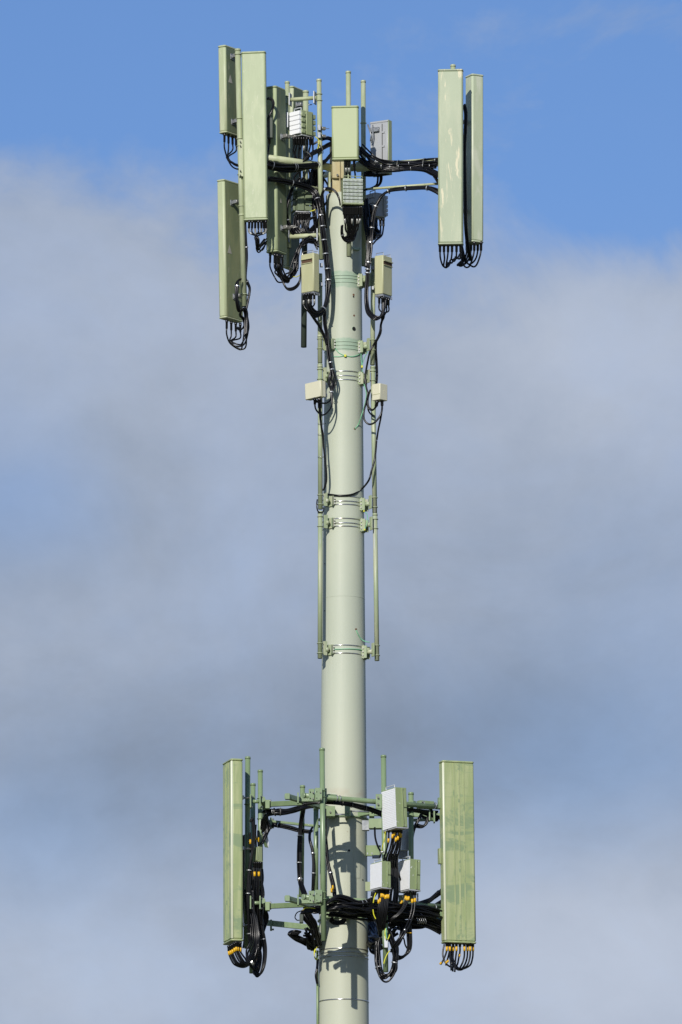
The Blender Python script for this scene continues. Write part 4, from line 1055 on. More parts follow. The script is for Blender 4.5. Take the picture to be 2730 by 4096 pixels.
b = MB(); b.box(o, ex, ey, ez, (-0.02, T * 0.6, H * 0.14), (0.0, T * 0.95, H * 0.19), 0.004); b.build('bracket', M['green'], aR)

GQ = 'green pipes of the lower platform'
pipe('tall green pipe standing in front of the shaft\'s left edge', (1289, 2996), (1296, 3764), -1.35, 10.5, 'green', ubolts=(3163, 3188, 3571, 3597), group=GQ)
pipe('tallest of the three green pipes beside the lower left antenna, half shaded', (992, 3030), (989, 3794), -0.50, 10.5, 'green', ubolts=(3192, 3218), group=GQ)
pipe('shorter green pipe behind the half shaded one at the lower left', (1013, 3137), (1008, 3893), 0.0, 10, 'green', group=GQ)
pipe('third green pipe at the lower left, right of the shorter one', (1042, 3083), (1043, 3600), -0.42, 10, 'green', ubolts=(3194, 3276), group=GQ)
pipe('thin standing green pipe left of the plates, black bundle in front of it', (1211, 3145), (1206, 3588), 0.15, 10, 'green', group=GQ)
pipe('green pipe just left of the tall front pipe', (1265, 3235), (1265, 3562), -0.5, 9.8, 'green', group=GQ)
pp = pipe('green pipe carrying the white fronted radios right of the shaft', (1535, 3024), (1544, 3888), -0.92, 10.5, 'green', group=GQ)
b = MB(); vbox(b, 1504, 1529, 3176, 3233, -1.0, -0.98, 0.006); cl_ = b.build('clamp_plate', M['green'], pp)
for yy in (3189, 3216):
    b = MB(); b.tube([P(1513, yy, -1.0), P(1513, yy, -1.03)], 0.011, 6); b.build('bolt', M['bolt'], cl_)
pipe('green pipe right of the upper white fronted radio', (1645, 3173), (1646, 3640), -0.58, 10.3, 'green', ubolts=(3264,), joints=(), group=GQ)
pipe('slim conduit pipe running down the lower left edge of the shaft', (1270, 3802), (1272, 4300), -0.10, 4.6, 'olive', cap=False, group=GQ)

# platform rings: top and bottom
def beam(b, a, b_, w, h, up=Z):
    pa_, pb_ = a, b_
    ax = (pb_ - pa_); Ln = ax.length; ax.normalize()
    ey_ = up.cross(ax).normalized(); ez_ = ax.cross(ey_).normalized()
    b.box(pa_, ey_, ez_, ax, (-w / 2, -h / 2, 0), (w / 2, h / 2, Ln), 0.003)
def platform(label, dy, y_face_l, y_face_r, rows):
    t = thing('platform_frame', label, 'steel frame', P(1375, rows['beam'], 0), 'triangular frames of the lower platform')
    # front-right face pipe
    b = MB(); a_, c_ = P(1216, y_face_l, -1.40), P(1800, y_face_r, -0.42); b.tube([a_, c_], 10 * S, 20); fp = b.build('face_pipe', M['green'], t)
    ax = (c_ - a_).normalized()
    b = MB(); b.tube([a_ - ax * 0.012, a_ + ax * 0.012], 10 * S * 1.12, 20); b.build('end_cap', M['green'], fp)
    # left face pipe, pointing at the camera
    b = MB(); a_, c_ = P(1051, rows['left'], -0.62), P(1063, rows['left'] + 88, 0.85); b.tube([a_, c_], 10.5 * S, 20); lp = b.build('face_pipe', M['green'], t)
    ax = (c_ - a_).normalized()
    b = MB(); b.tube([a_ - ax * 0.010, a_ + ax * 0.03], 10.5 * S * 1.1, 20); b.build('end_cap', M['green'], lp)
    # rear face pipe
    # short spigot pipe between the left pipes
    b = MB(); b.tube([P(1010, rows['left'] + 9, -0.60), P(1041, rows['left'] + 9, -0.60)], 7.5 * S, 14); b.build('spigot', M['green'], t)
    for xx in (1003, 1041):
        b = MB(); vbox(b, xx - 2.5, xx + 2.5, rows['left'] - 20, rows['left'] + 32, -0.68, -0.56, 0.0); b.build('clamp_plate', M['green'], t)
        for yy in (-14, 26):
            q = MB(); q.tube([P(xx + 2, rows['left'] + yy + 5, -0.63), P(xx + 9, rows['left'] + yy + 5, -0.63)], 0.012, 6); q.build('bolt', M['bolt'], t)
    # beams to the collar
    b = MB(); beam(b, P(1078, rows['beam'] + 14, -0.60), P(1300, rows['beam'] + 4, -0.28), 0.055, 0.055); b.build('beam', M['olive'], t)
    b = MB(); beam(b, P(1148, rows['beam'] - 18, -1.25), P(1330, rows['beam'] + 36, -0.20), 0.055, 0.052); b.build('beam', M['green'], t)
    b = MB(); vbox(b, 1142, 1160, rows['beam'] - 30, rows['beam'] - 7, -1.27, -1.20, 0.003); b.build('beam_end', M['green'], t)
    b = MB(); vbox(b, 1190, 1196, rows['beam'] - 33, rows['beam'] + 9, -1.30, -1.22, 0.002); b.build('clamp_plate', M['green'], t)
    b = MB(); vbox(b, 1200, 1300, rows['beam'] - 18, rows['beam'] + 2, -1.20, -1.14, 0.003, -0.06); b.build('beam', M['green'], t)
    b = MB(); beam(b, P(1066, rows['rear'] - 3, 0.30), P(1300, rows['rear'] + 22, 0.05), 0.05, rows['rh']); b.build('beam', M['green'], t)
    b = MB(); beam(b, P(1460, rows['beam'] + 50, 0.1), P(1780, rows['beam'] + 60, -0.2), 0.055, 0.05); b.build('beam', M['green'], t)
    b = MB(); beam(b, P(1420, rows['beam'] + 58, -0.15), P(1660, rows['beam'] + 10, -0.62), 0.055, 0.055); b.build('beam', M['green'], t)
    b = MB(); vbox(b, 1062, 1080, rows['beam'] - 4, rows['beam'] + 30, -0.66, -0.56, 0.004); b.build('clamp_block', M['olive'], t)
    for yy in (0, 24):
        q = MB(); q.tube([P(1078, rows['beam'] + yy, -0.60), P(1086, rows['beam'] + yy, -0.60)], 0.012, 6); q.build('bolt', M['bolt'], t)
    b = MB(); vbox(b, 1081, 1089, rows['rear'] - 16, rows['rear'] + 26, 0.24, 0.32, 0.002); b.build('clamp_plate', M['green'], t)
    for yy in (-8, 24):
        q = MB(); q.tube([P(1087, rows['rear'] + yy, 0.27), P(1097, rows['rear'] + yy, 0.27)], 0.011, 6); q.build('bolt', M['bolt'], t)
    # pair of drilled plates left of the front pipe
    for x0, x1 in ((1236, 1259), (1261, 1290)):
        b = MB(); vbox(b, x0, x1, rows['beam'] - (48 if x0 < 1250 else 52), rows['beam'] + (2 if x0 < 1250 else -2), -1.42 - (0.01 if x0 > 1250 else 0), -1.40, 0.006); pl_ = b.build('clamp_plate', M['green'], t)
        for (u, v, mm) in ((0.25, 0.25, 'hole'), (0.75, 0.3, 'bolt'), (0.25, 0.75, 'hole'), (0.75, 0.8, 'bolt')):
            xx = x0 + (x1 - x0) * u; yy = rows['beam'] - 48 + 50 * v
            q = MB(); q.tube([P(xx, yy, -1.425), P(xx, yy, -1.442 if mm == 'bolt' else -1.432)], 0.009 if mm == 'bolt' else 0.006, 8); q.build('bolt' if mm == 'bolt' else 'bolt_hole', M[mm], pl_)
    b = MB(); vbox(b, 1290, 1308, rows['beam'] - 50, rows['beam'] + 4, -1.30, -1.28, 0.006); b.build('clamp_plate', M['green'], t)
    # collar round the shaft
    zc = zring(rows['collar']); rr = rad_at_z(zc)
    b = MB(); b.prism([circ(PX, 0, zc + s_, q_, 64) for s_, q_ in ((-0.012, rr - 0.01), (-0.012, rr + 0.02), (0.0, rr + 0.02), (0.0, rr - 0.01))], False, False, False); b.build('collar_band', M['green'], t)
    for xx, w_, dd in ((1322, 38, -0.42), (1391, 22, -0.44), (1488, 20, -0.36)):
        yy = rows['collar']
        b = MB(); vbox(b, xx - w_ / 2, xx + w_ / 2, yy - 38, yy + 2, dd, dd + 0.16, 0.002); lug = b.build('collar_lug', M['olive'], t)
        q = MB(); q.tube([P(xx, yy - 14, dd - 0.002), P(xx, yy - 14, dd - 0.018)], 0.010, 6); q.build('bolt', M['bolt'], lug)
    b = MB(); b.tube([P(1403, rows['collar'] - 18, -0.38), P(1478, rows['collar'] - 14, -0.34)], 0.0085, 8); b.build('threaded_rod', M['galv'], t)
    b = MB(); b.tube([P(1342, rows['collar'] - 4, -0.40), P(1382, rows['collar'] - 4, -0.40)], 0.010, 8); b.build('threaded_rod', M['galv'], t)
    # box at the right tip
    b = MB(); vbox(b, 1677, 1742, rows['beam'] - 0, rows['beam'] + 30, -0.50, -0.42, 0.004, 0.5); b.build('saddle', M['green'], t)
    for xx in (1693, 1741):
        q = MB(); c = P(xx, rows['beam'] + 15 + (xx - 1693) * 0.1, -0.55); q.ring(c, Vector((0.86, 0.5, -0.02)), 11.5 * S, 0.0065, 18, 6); q.build('u_bolt', M['galv'], t)
    for xx in (1345, 1358):
        q = MB(); k = (xx - 1216) / (1800 - 1216); c = P(1216, y_face_l, -1.40).lerp(P(1800, y_face_r, -0.42), k); q.ring(c, Vector((0.86, 0.5, -0.02)), 10.8 * S, 0.006, 18, 6); q.build('u_bolt', M['galv'], t)
    b = MB(); vbox(b, 1312, 1352, rows['beam'] - 26, rows['beam'] - 4, -1.15, -0.98, 0.003, 0.5); b.build('saddle', M['green'], t)
    b = MB(); vbox(b, 1717, 1722, rows['beam'] + 30, rows['beam'] + 78, -0.52, -0.40, 0.0); b.build('clamp_plate', M['green'], t)
    b = MB(); vbox(b, 1735, 1741, rows['beam'] + 40, rows['beam'] + 84, -0.52, -0.40, 0.0); b.build('clamp_plate', M['green'], t)
    b = MB(); beam(b, P(1655, rows['beam'] + 78, -0.3), P(1735, rows['beam'] + 74, -0.45), 0.05, 0.03); b.build('beam', M['green'], t)
    return t
platform('upper green frame of the lower platform round the shaft', 0, 3182, 3232, dict(beam=3203, left=3197, rear=3286, rh=0.026, collar=3262))
platform('lower green frame of the lower platform, heaped with black cables', 0, 3588, 3628, dict(beam=3611, left=3603, rear=3694, rh=0.062, collar=3668))

# side plates on the right of the shaft
t = thing('side_bracket', 'green channel bracket with bare galvanised end, left of the upper white fronted radio', 'bracket', P(1500, 3300, -0.3))
b = MB(); vbox(b, 1449, 1478, 3281, 3320, -0.30, -0.22, 0.003); b.build('galvanised_channel', M['galv'], t)
b = MB(); vbox(b, 1476, 1534, 3274, 3312, -0.42, -0.30, 0.003, -0.1); b.build('channel', M['olive'], t)
t = thing('side_bracket', 'shaded channel bracket with slots, left of the radio pipe and above the lower left radio', 'bracket', P(1500, 3400, -0.1))
b = MB(); vbox(b, 1466, 1524, 3381, 3423, -0.10, -0.05, 0.003); b.build('channel', M['olive'], t)
b = MB(); vbox(b, 1490, 1522, 3420, 3431, -0.14, -0.08, 0.0); b.build('rail', M['galv'], t)
for xx in (1471, 1489):
    b = MB(); vbox(b, xx - 2, xx + 2, 3410, 3418, -0.104, -0.1); b.build('slot', M['galv'], t)
t = thing('side_bracket', 'small drilled tab at the left edge of the lower left white fronted radio', 'bracket', P(1470, 3545, -0.3))
b = MB(); vbox(b, 1462, 1484, 3527, 3564, -0.55, -0.53, 0.002); b.build('tab', M['rru_plain'], t)
# perforated bright tray behind
t = thing('perforated_tray', 'bright perforated metal tray behind the upper white fronted radio', 'tray', P(1622, 3390, -0.4))
b = MB(); vbox(b, 1608, 1637, 3310, 3400, -0.42, -0.36, 0.0, 0.2); b.build('tray_plate', M['fin'], t)
b = MB()
for i in range(4):
    for j in range(10):
        xx = 1612 + i * 6.4; yy = 3326 + j * 7 + (i % 2) * 3
        q = P(xx, yy, -0.43 + (xx - 1608) * S * 0.2)
        b.box(q, X, Y, Z, (-0.0045, 0, -0.006), (0.0045, 0.006, 0.006))
q = b.build('perforation', M['grey'], t); q['kind'] = 'stuff'
b = MB(); vbox(b, 1596, 1632, 3372, 3432, -0.30, -0.22, 0.003); b.build('support', M['galv'], t)

GW = 'white fronted radios right of the shaft'
def wradio(label, xL, xC, xR, top, bot, d, alpha, T=None):
    t, f = radio(label, xL, xC, xR, top, bot, d, alpha, 'rru', T=T, fine=22, rm='white', group=GW, base_m='grey')
    o, ex, ey, ez, W, T, H = f
    b = MB(); b.box(o, ex, ey, ez, (W * 0.56, -0.010, 0.02), (W * 0.64, 0.007, H - 0.005), 0.002); b.build('side_ridge', M['rru'], t)
    for z0, z1 in ((0.04, 0.48), (0.52, 0.92)):
        b = MB(); b.box(o, ex, ey, ez, (W * 0.70, -0.007, H * z0), (W * 0.93, 0.007, H * z1), 0.003); b.build('cover_panel', M['rru'], t)
    return t, f
wradio('upper white fronted radio hanging right of the shaft', 1531, 1582, 1629, (1580, 3148), (1586, 3312), -1.22, 30)
wradio('lower left of the white fronted radios, close to the shaft', 1484, 1527, 1565, (1527, 3443), (1527, 3553), -1.20, 30)
wradio('lower right of the white fronted radios, furthest from the shaft', 1596, 1639, 1684, (1640, 3434), (1638, 3561), -0.95, 30)
t, f = radio('small ribbed green radio half hidden by cables at the lower left', 1014, 1034, 1052, (1034, 3385), (1034, 3446), -0.60, 40, 'rru_plain', rows=0, handle=False, group='radios behind the lower left antenna', base_m='rru_plain')
o, ex, ey, ez, W, T, H = f
for u in (0.05, 0.4):
    b = MB(); b.box(o, ex, ey, ez, (-0.02, T * u, 0.01), (0.005, T * u + 0.02, H - 0.01), 0.004); b.build('rib', M['rru_plain'], t)
t = thing('side_plate', 'pale plate with a folded lip hanging right of the lower left pipes', 'plate', P(1066, 3350, -0.4))
b = MB(); pts = [P(1062, 3323, -0.40), P(1068, 3330, -0.38), P(1075, 3362, -0.38), P(1075, 3391, -0.38), P(1062, 3386, -0.40)]
b.prism([pts, [q + Y * 0.012 for q in pts]]); b.build('plate', M['fin'], t)
b = MB(); pts = [P(1051, 3362, -0.44), P(1062, 3360, -0.42), P(1074, 3391, -0.39), P(1060, 3388, -0.44)]
b.prism([pts, [q + Y * 0.012 for q in pts]]); b.build('lip', M['olive'], t)

# ------------------------------------------------------------------ LOWER CABLES
def LL(label, x, y, d):
    return loom(label, P(x, y, d), 'cable', 'cable looms of the lower platform')
t = L('added black cables darkening the shaded gap between the two upper right antennas', 1864, 700, -0.45)
bundle(t, [(1858, 420, -0.42), (1866, 450, -0.44), (1864, 520, -0.44), (1860, 600, -0.44), (1862, 700, -0.44), (1864, 800, -0.44), (1866, 900, -0.42), (1874, 985, -0.36), (1886, 1040, -0.3)], -0.44, 5, 0.012, r=0.0075)  # cables added to darken the gap shaded by the front antenna
t = LL('black jumpers with yellow bands curling under the lower left antenna', 940, 3780, -0.8)
st = [(916, 3783, -0.72, 0.09), (923, 3780, -0.78, 0.09), (930, 3776, -0.80, 0.09), (938, 3770, -0.83, 0.09), (945, 3766, -0.84, 0.09), (952, 3767, -0.82, 0.09), (962, 3769, -0.78, 0.09), (927, 3777, -0.66, 0.09)]
ends = [(1038, 3700), (1034, 3700), (1030, 3690), (1026, 3680), (1020, 3680), (1012, 3680), (1005, 3680), (1036, 3690)]
for k, s_ in enumerate(st):
    x, y, dd, dr = s_; e = ends[k]; lo = 3868 - (x - 916) * 0.55; wx = x + (e[0] - x) * 0.5
    add_cable(t, world_path([(x, y, dd), (x + 1, y + 28, dd), (x + 8 - k, y + 52 - k * 2, dd), (x + 26 - k, lo - 8, dd), (wx + 4, lo, dd + 0.03), (e[0] - 18, lo - 30 - 2 * k, dd + 0.08), (e[0] - 4, lo - 72, -0.68), (e[0], 3740, -0.64), (e[0] - 8, e[1] - 20, -0.62), (e[0] - 20, 3640, -0.62), (e[0] - 24, 3560, -0.62)], dd), 0.0068, conn=0.06, band=(0.055, 0.105), per=8)
b = MB(); q = P(1008, 3850, -0.72); b.tube([q - Vector((0.01, 0, 0.008)), q + Vector((0.01, 0, 0.008))], 0.030, 12, caps=False); b.build('cable_tie', M['tie'], t)
t = LL('long black hanging loop of cables right of the lower left antenna', 1045, 3800, -0.5)
bundle(t, [(1040, 3640, -0.5), (1044, 3700, -0.5), (1053, 3750, -0.5), (1060, 3800, -0.5), (1057, 3850, -0.5), (1048, 3885, -0.5), (1034, 3902, -0.48), (1024, 3885, -0.46), (1028, 3840, -0.44), (1040, 3790, -0.44), (1042, 3730, -0.46), (1038, 3670, -0.48)], -0.5, 6, 0.014, r=0.0072, ties=(0.2,), per=8)
bundle(t, [(1024, 3620, -0.46), (1026, 3700, -0.45), (1036, 3780, -0.45), (1044, 3830, -0.45), (1036, 3880, -0.45), (1022, 3895, -0.45), (1016, 3870, -0.45), (1022, 3820, -0.45)], -0.5, 4, 0.012, r=0.007, per=8)
bundle(t, [(1000, 3855, -0.6), (1012, 3872, -0.55), (1022, 3880, -0.5), (1030, 3870, -0.46)], -0.5, 2, 0.008)
t = LL('black cables running down beside the pipes behind the lower left antenna', 1005, 3400, -0.62)
bundle(t, [(1003, 3285, -0.66), (1008, 3276, -0.66), (1014, 3290, -0.66), (1016, 3330, -0.66), (1012, 3400, -0.66), (1000, 3460, -0.66), (994, 3540, -0.66), (993, 3620, -0.66), (996, 3700, -0.64), (1000, 3770, -0.62)], -0.66, 4, 0.014, ties=(0.60, 0.72, 0.95), r=0.0068)
bundle(t, [(1022, 3300, -0.62), (1018, 3360, -0.62), (1008, 3430, -0.64), (1003, 3500, -0.64), (1000, 3580, -0.64), (1005, 3650, -0.62)], -0.64, 3, 0.012, r=0.0068)
bundle(t, [(978, 3340, -0.4), (977, 3420, -0.4), (976, 3500, -0.4), (978, 3600, -0.4), (980, 3740, -0.4), (975, 3790, -0.45)], -0.4, 3, 0.008, r=0.0068)
t = LL('black tangle of jumpers with yellow bands below the small ribbed green radio', 1030, 3500, -0.6)
for k, (x, yb) in enumerate(((1019, 3483), (1036, 3478), (1027, 3470), (1044, 3468))):
    add_cable(t, world_path([(x, 3448, -0.60), (x, yb, -0.60), (x + 1, yb + 40, -0.60), (x - 4 + k * 3, 3580, -0.58), (x + k * 2, 3640, -0.55), (x + 4, 3700, -0.52)], -0.6), 0.007, conn=0.06, band=(0.11, 0.16) if k < 2 else 0)
for k in range(16):
    x = random.uniform(1008, 1052)
    add_cable(t, world_path([(x, 3455 + random.uniform(0, 30), -0.45), (x + random.uniform(-6, 6), 3520, -0.46), (x + random.uniform(-10, 8), 3580, -0.46), (x + random.uniform(-14, 10), 3640, -0.46), (min(x, 1046) + random.uniform(-12, 8), 3690, -0.46), (min(x, 1044) + random.uniform(-8, 6), 3745, -0.46)], -0.45), 0.0075, per=5)
for k in range(10):
    x = random.uniform(1024, 1062)
    add_cable(t, world_path([(x - 10, 3600, -0.35), (x + 6, 3640, -0.35), (x + 14, 3670, -0.3), (x + 4, 3705, -0.3), (x - 6, 3735, -0.35)], -0.35), 0.0075, per=5)
for k, (x, y) in enumerate(((1023, 3345), (1033, 3352), (1001, 3360))):
    add_cable(t, world_path([(x, y - 30, -0.55), (x, y, -0.55), (x + 2, y + 30, -0.55), (x + 2, y + 50, -0.52)], -0.55), 0.007, band=(0.08, 0.13))
t = LL('black bundle draped under the upper left beam of the platform', 1140, 3250, -0.55)
bundle(t, [(1050, 3330, -0.42), (1056, 3290, -0.44), (1068, 3262, -0.48), (1100, 3248, -0.52), (1140, 3248, -0.52), (1180, 3240, -0.50), (1220, 3228, -0.48), (1262, 3218, -0.42), (1300, 3222, -0.36)], -0.5, 10, 0.030, r=0.0072, ties=(0.38, 0.46), tie_m='tieb')
bundle(t, [(1060, 3240, -0.50), (1090, 3242, -0.54), (1130, 3246, -0.54), (1170, 3242, -0.52), (1210, 3228, -0.48)], -0.5, 5, 0.022, r=0.0072)
b = MB(); b.tube([P(1088, 3238, -0.62), P(1091, 3256, -0.61)], 0.004, 6); b.build('cable_tie', M['tie'], t)
bundle(t, [(1056, 3270, -0.42), (1064, 3300, -0.40), (1070, 3320, -0.4), (1058, 3345, -0.42), (1050, 3370, -0.44)], -0.4, 9, 0.030, r=0.008)
t = LL('black cables lying along the thin rear beam at the lower left', 1150, 3305, 0.25)
bundle(t, [(1086, 3298, 0.25), (1120, 3302, 0.22), (1160, 3310, 0.18), (1200, 3320, 0.14), (1250, 3326, 0.1)], 0.2, 5, 0.016, r=0.007, ties=(0.22,))
t = LL('vertical black bundle in front of the thin standing pipe left of the plates', 1200, 3400, 0.1)
bundle(t, [(1216, 3228, -0.1), (1209, 3262, 0.04), (1202, 3310, 0.08), (1199, 3370, 0.08), (1197, 3440, 0.08), (1199, 3510, 0.08), (1207, 3545, 0.04), (1220, 3580, -0.05)], 0.08, 7, 0.018, r=0.007, ties=(0.37, 0.60, 0.74))
t = LL('black bundle hanging beside the green pipe left of the tall front pipe', 1245, 3400, -0.5)
bundle(t, [(1250, 3310, -0.45), (1242, 3330, -0.48), (1240, 3360, -0.52), (1250, 3400, -0.54), (1255, 3450, -0.55), (1254, 3510, -0.55), (1252, 3570, -0.52)], -0.5, 4, 0.010, r=0.007, ties=(0.55, 0.80))
t = LL('black bundle slanting down in front of the shaft right of the tall front pipe', 1320, 3480, -0.7)
bundle(t, [(1300, 3240, -0.55), (1303, 3330, -0.60), (1308, 3400, -0.66), (1314, 3450, -0.70), (1325, 3500, -0.74), (1336, 3545, -0.78), (1342, 3590, -0.82), (1330, 3640, -0.84)], -0.7, 5, 0.014, r=0.007, ties=(0.56,))
for x, y in ((1326, 3562), (1332, 3550)):
    b = MB(); b.tube([P(x, y - 8, -0.87), P(x + 2, y + 8, -0.88)], 0.011, 10); b.build('tape_band', M['yel'], t)
t = LL('small black coils below the slanting bundle in front of the shaft', 1340, 3680, -0.75)
for k in range(5):
    rr = 22 + k * 3
    add_cable(t, world_path([(1352 + rr * math.cos(a) * 0.95, 3672 + rr * 0.55 * math.sin(a) + k * 2, -0.75 + 0.02 * math.sin(a)) for a in [R_(q) for q in range(-60, 231, 45)]], -0.7), 0.0055, per=5)
t = LL('thick black cable mass lying along the front of the lower frame', 1450, 3620, -0.9)
bundle(t, [(1308, 3610, -1.30), (1345, 3592, -1.28), (1385, 3598, -1.22), (1420, 3614, -1.16), (1455, 3614, -1.10), (1485, 3598, -1.02), (1500, 3575, -0.95)], -1.0, 9, 0.028, r=0.0075, ties=(0.62, 0.70), tie_m='galv')
bundle(t, [(1300, 3640, -1.22), (1350, 3626, -1.22), (1410, 3632, -1.18), (1470, 3634, -1.08), (1530, 3636, -0.98), (1600, 3636, -0.86), (1680, 3645, -0.72), (1760, 3662, -0.58)], -0.9, 16, 0.050, r=0.0080, jitter=0.4)
bundle(t, [(1330, 3645, -0.95), (1400, 3650, -0.95), (1460, 3656, -0.9), (1530, 3665, -0.85), (1600, 3668, -0.75), (1670, 3676, -0.62), (1720, 3690, -0.56), (1770, 3716, -0.5)], -0.9, 14, 0.045, r=0.0080, jitter=0.4)
bundle(t, [(1540, 3660, -0.7), (1600, 3640, -0.66), (1660, 3622, -0.6), (1700, 3610, -0.56), (1730, 3594, -0.52), (1765, 3565, -0.48)], -0.6, 12, 0.036, r=0.0078, jitter=0.35)
bundle(t, [(1560, 3690, -0.6), (1620, 3692, -0.55), (1680, 3680, -0.5), (1720, 3640, -0.5), (1765, 3610, -0.46)], -0.6, 10, 0.036, r=0.0078, jitter=0.4)
bundle(t, [(1600, 3700, -0.5), (1650, 3705, -0.5), (1690, 3700, -0.5), (1730, 3688, -0.5), (1770, 3700, -0.48)], -0.6, 8, 0.03, r=0.0078, jitter=0.4)
bundle(t, [(1215, 3645, -0.95), (1240, 3640, -1.0), (1270, 3640, -1.0), (1310, 3636, -1.0)], -0.9, 9, 0.035, r=0.008, jitter=0.3)
for k in range(5):
    xx = 1668 + k * 8
    b = MB(); b.tube([P(xx, 3672, -0.80), P(xx + 6, 3685, -0.80), P(xx + 4, 3697, -0.78)], 0.0030, 5); b.build('cable_tie', M['tie'], t)
t = LL('black cable mass behind the shaft right edge under the lower frame', 1500, 3720, -0.2)
bundle(t, [(1478, 3690, 0.45), (1496, 3716, 0.3), (1514, 3742, 0.0), (1534, 3756, -0.3), (1560, 3740, -0.35)], -0.2, 26, 0.085, r=0.011, jitter=0.4)
bundle(t, [(1470, 3738, 0.42), (1488, 3758, 0.3), (1507, 3786, 0.0), (1515, 3800, -0.15)], -0.2, 12, 0.045, r=0.011, jitter=0.3)
t = LL('dark cable mass left of the shaft with a blunt bent end, under the lower frame', 1200, 3750, 0.0)
bundle(t, [(1200, 3732, -0.2), (1172, 3727, -0.2), (1162, 3734, -0.2), (1185, 3752, -0.15), (1215, 3764, -0.1), (1250, 3778, 0.0), (1275, 3785, 0.1)], -0.1, 8, 0.022, r=0.009, jitter=0.3)
bundle(t, [(1225, 3730, -0.25), (1245, 3750, -0.2), (1255, 3775, -0.1), (1275, 3780, 0.0)], -0.1, 14, 0.055, r=0.009, jitter=0.5)
bundle(t, [(1215, 3640, -0.4), (1230, 3670, -0.4), (1248, 3700, -0.35), (1262, 3740, -0.3), (1272, 3785, -0.2)], -0.1, 9, 0.034, r=0.008, jitter=0.5)
add_cable(t, world_path([(1212, 3642, -0.9), (1225, 3632, -1.0), (1245, 3632, -1.02), (1262, 3634, -1.02)], -1), 0.0042, m='gy', name='earth_wire')
add_cable(t, world_path([(1212, 3642, -0.9), (1190, 3650, -0.9), (1181, 3668, -0.88), (1188, 3680, -0.85), (1197, 3681, -0.8)], -1), 0.0042)
b = MB(); b.tube([P(1207, 3645, -0.92), P(1216, 3646, -0.92)], 0.013, 10); b.build('tape_band', M['yel'], t)
b = MB(); vbox(b, 1199, 1214, 3655, 3690, -0.5, -0.42, 0.004); b.build('splice_sleeve', M['dark'], t)
t = LL('yellow wires looping at the left edge of the shaft below the lower frame', 1262, 3815, -0.1)
for k in range(3):
    add_cable(t, world_path([(1269, 3768, -0.2), (1270, 3785, -0.2), (1262 - 2 * k, 3802, -0.2), (1258 - k + k, 3822, -0.2), (1262 + 2 * k, 3836, -0.2), (1268, 3840, -0.16)], -0.2), 0.0026, m='gy', name='earth_wire')
t = LL('black clip bulging on the slim conduit at the lower shaft', 1268, 3895, -0.14)
bundle(t, [(1272, 3838, -0.14), (1270, 3870, -0.14), (1265, 3900, -0.15), (1271, 3935, -0.14)], -0.14, 2, 0.006, r=0.006)

# jumpers of the white fronted radios
t = LL('black jumpers with yellow bands under the upper white fronted radio', 1580, 3320, -1.1)
for k, (x, yb, x2) in enumerate(((1556, 3362, 1538), (1572, 3345, 1548), (1580, 3335, 1556), (1586, 3358, 1562), (1594, 3352, 1572), (1606, 3342, 1590), (1600, 3335, 1580))):
    add_cable(t, world_path([(x, 3316, -1.05), (x - 1, yb, -1.05), ((x + x2) / 2 + 2, 3392, -1.02), (x2, 3430, -0.98), (x2 - 2, 3470, -0.86), (x2 + 14, 3520, -0.8)], -1.05), 0.0068, conn=0.04, band=((yb - 3316 - 8) * S, (yb - 3316 + 8) * S))
bundle(t, [(1500, 3310, -0.8), (1502, 3350, -0.85), (1512, 3385, -0.9), (1524, 3410, -0.98), (1520, 3430, -0.98)], -0.9, 1, 0, r=0.0075)
add_cable(t, world_path([(1542, 3326, -1.1), (1538, 3360, -1.08), (1530, 3390, -1.05), (1526, 3412, -1.0)], -1), 0.0035, m='gy', name='earth_wire')
b = MB(); b.tube([P(1522, 3408, -1.05), P(1538, 3408, -1.05)], 0.011, 8); b.build('cable_tie', M['tie'], t)
t = LL('black cables between the two lower white fronted radios', 1580, 3480, -0.8)
for k in range(9):
    x = 1568 + (k % 5) * 6
    add_cable(t, world_path([(x, 3415, -0.85), (x + random.uniform(-5, 5), 3460, -0.85), (x + random.uniform(-6, 8), 3510, -0.85), (x + random.uniform(-10, 6), 3570, -0.85), (x - 12 + random.uniform(-6, 6), 3640, -0.85)], -0.85), 0.0075, per=5)
t = LL('black jumpers with yellow bands under the lower left white fronted radio', 1530, 3560, -1.1)
for k, (x, yb, x2) in enumerate(((1516, 3606, 1512), (1522, 3600, 1518), (1526, 3582, 1518), (1531, 3580, 1524), (1535, 3582, 1530), (1543, 3588, 1532), (1548, 3586, 1540), (1554, 3586, 1546))):
    add_cable(t, world_path([(x, 3558, -1.08), (x, yb, -1.08), ((x + x2) / 2 - 1, 3640, -1.08), (x2 - 3, 3680, -1.05), (x2 + 2 - k, 3712, -1.0), (x2 + 6, 3740, -0.9)], -1.08), 0.0070, conn=0.04, band=((yb - 3558 - 8) * S, (yb - 3558 + 8) * S))
for k in range(2):
    add_cable(t, world_path([(1488 + 6 * k, 3566, -1.1), (1484 + 7 * k, 3600, -1.1), (1480 + 9 * k, 3640, -1.08), (1492 + 6 * k, 3668, -1.06), (1506, 3690, -1.05)], -1.1), 0.0055)
add_cable(t, world_path([(1504, 3572, -1.1), (1498, 3590, -1.12), (1494, 3612, -1.12)], -1.1), 0.004, m='gy', name='earth_wire')
add_cable(t, world_path([(1493, 3638, -1.12), (1496, 3658, -1.12), (1504, 3676, -1.12)], -1.1), 0.004, m='gy', name='earth_wire')
b = MB(); b.tube([P(1482, 3588, -1.1), P(1490, 3588, -1.1)], 0.010, 8); b.build('cable_tie', M['tie'], t)
t = LL('long black jumpers with yellow bands sweeping left from the lower right white fronted radio', 1640, 3570, -0.9)
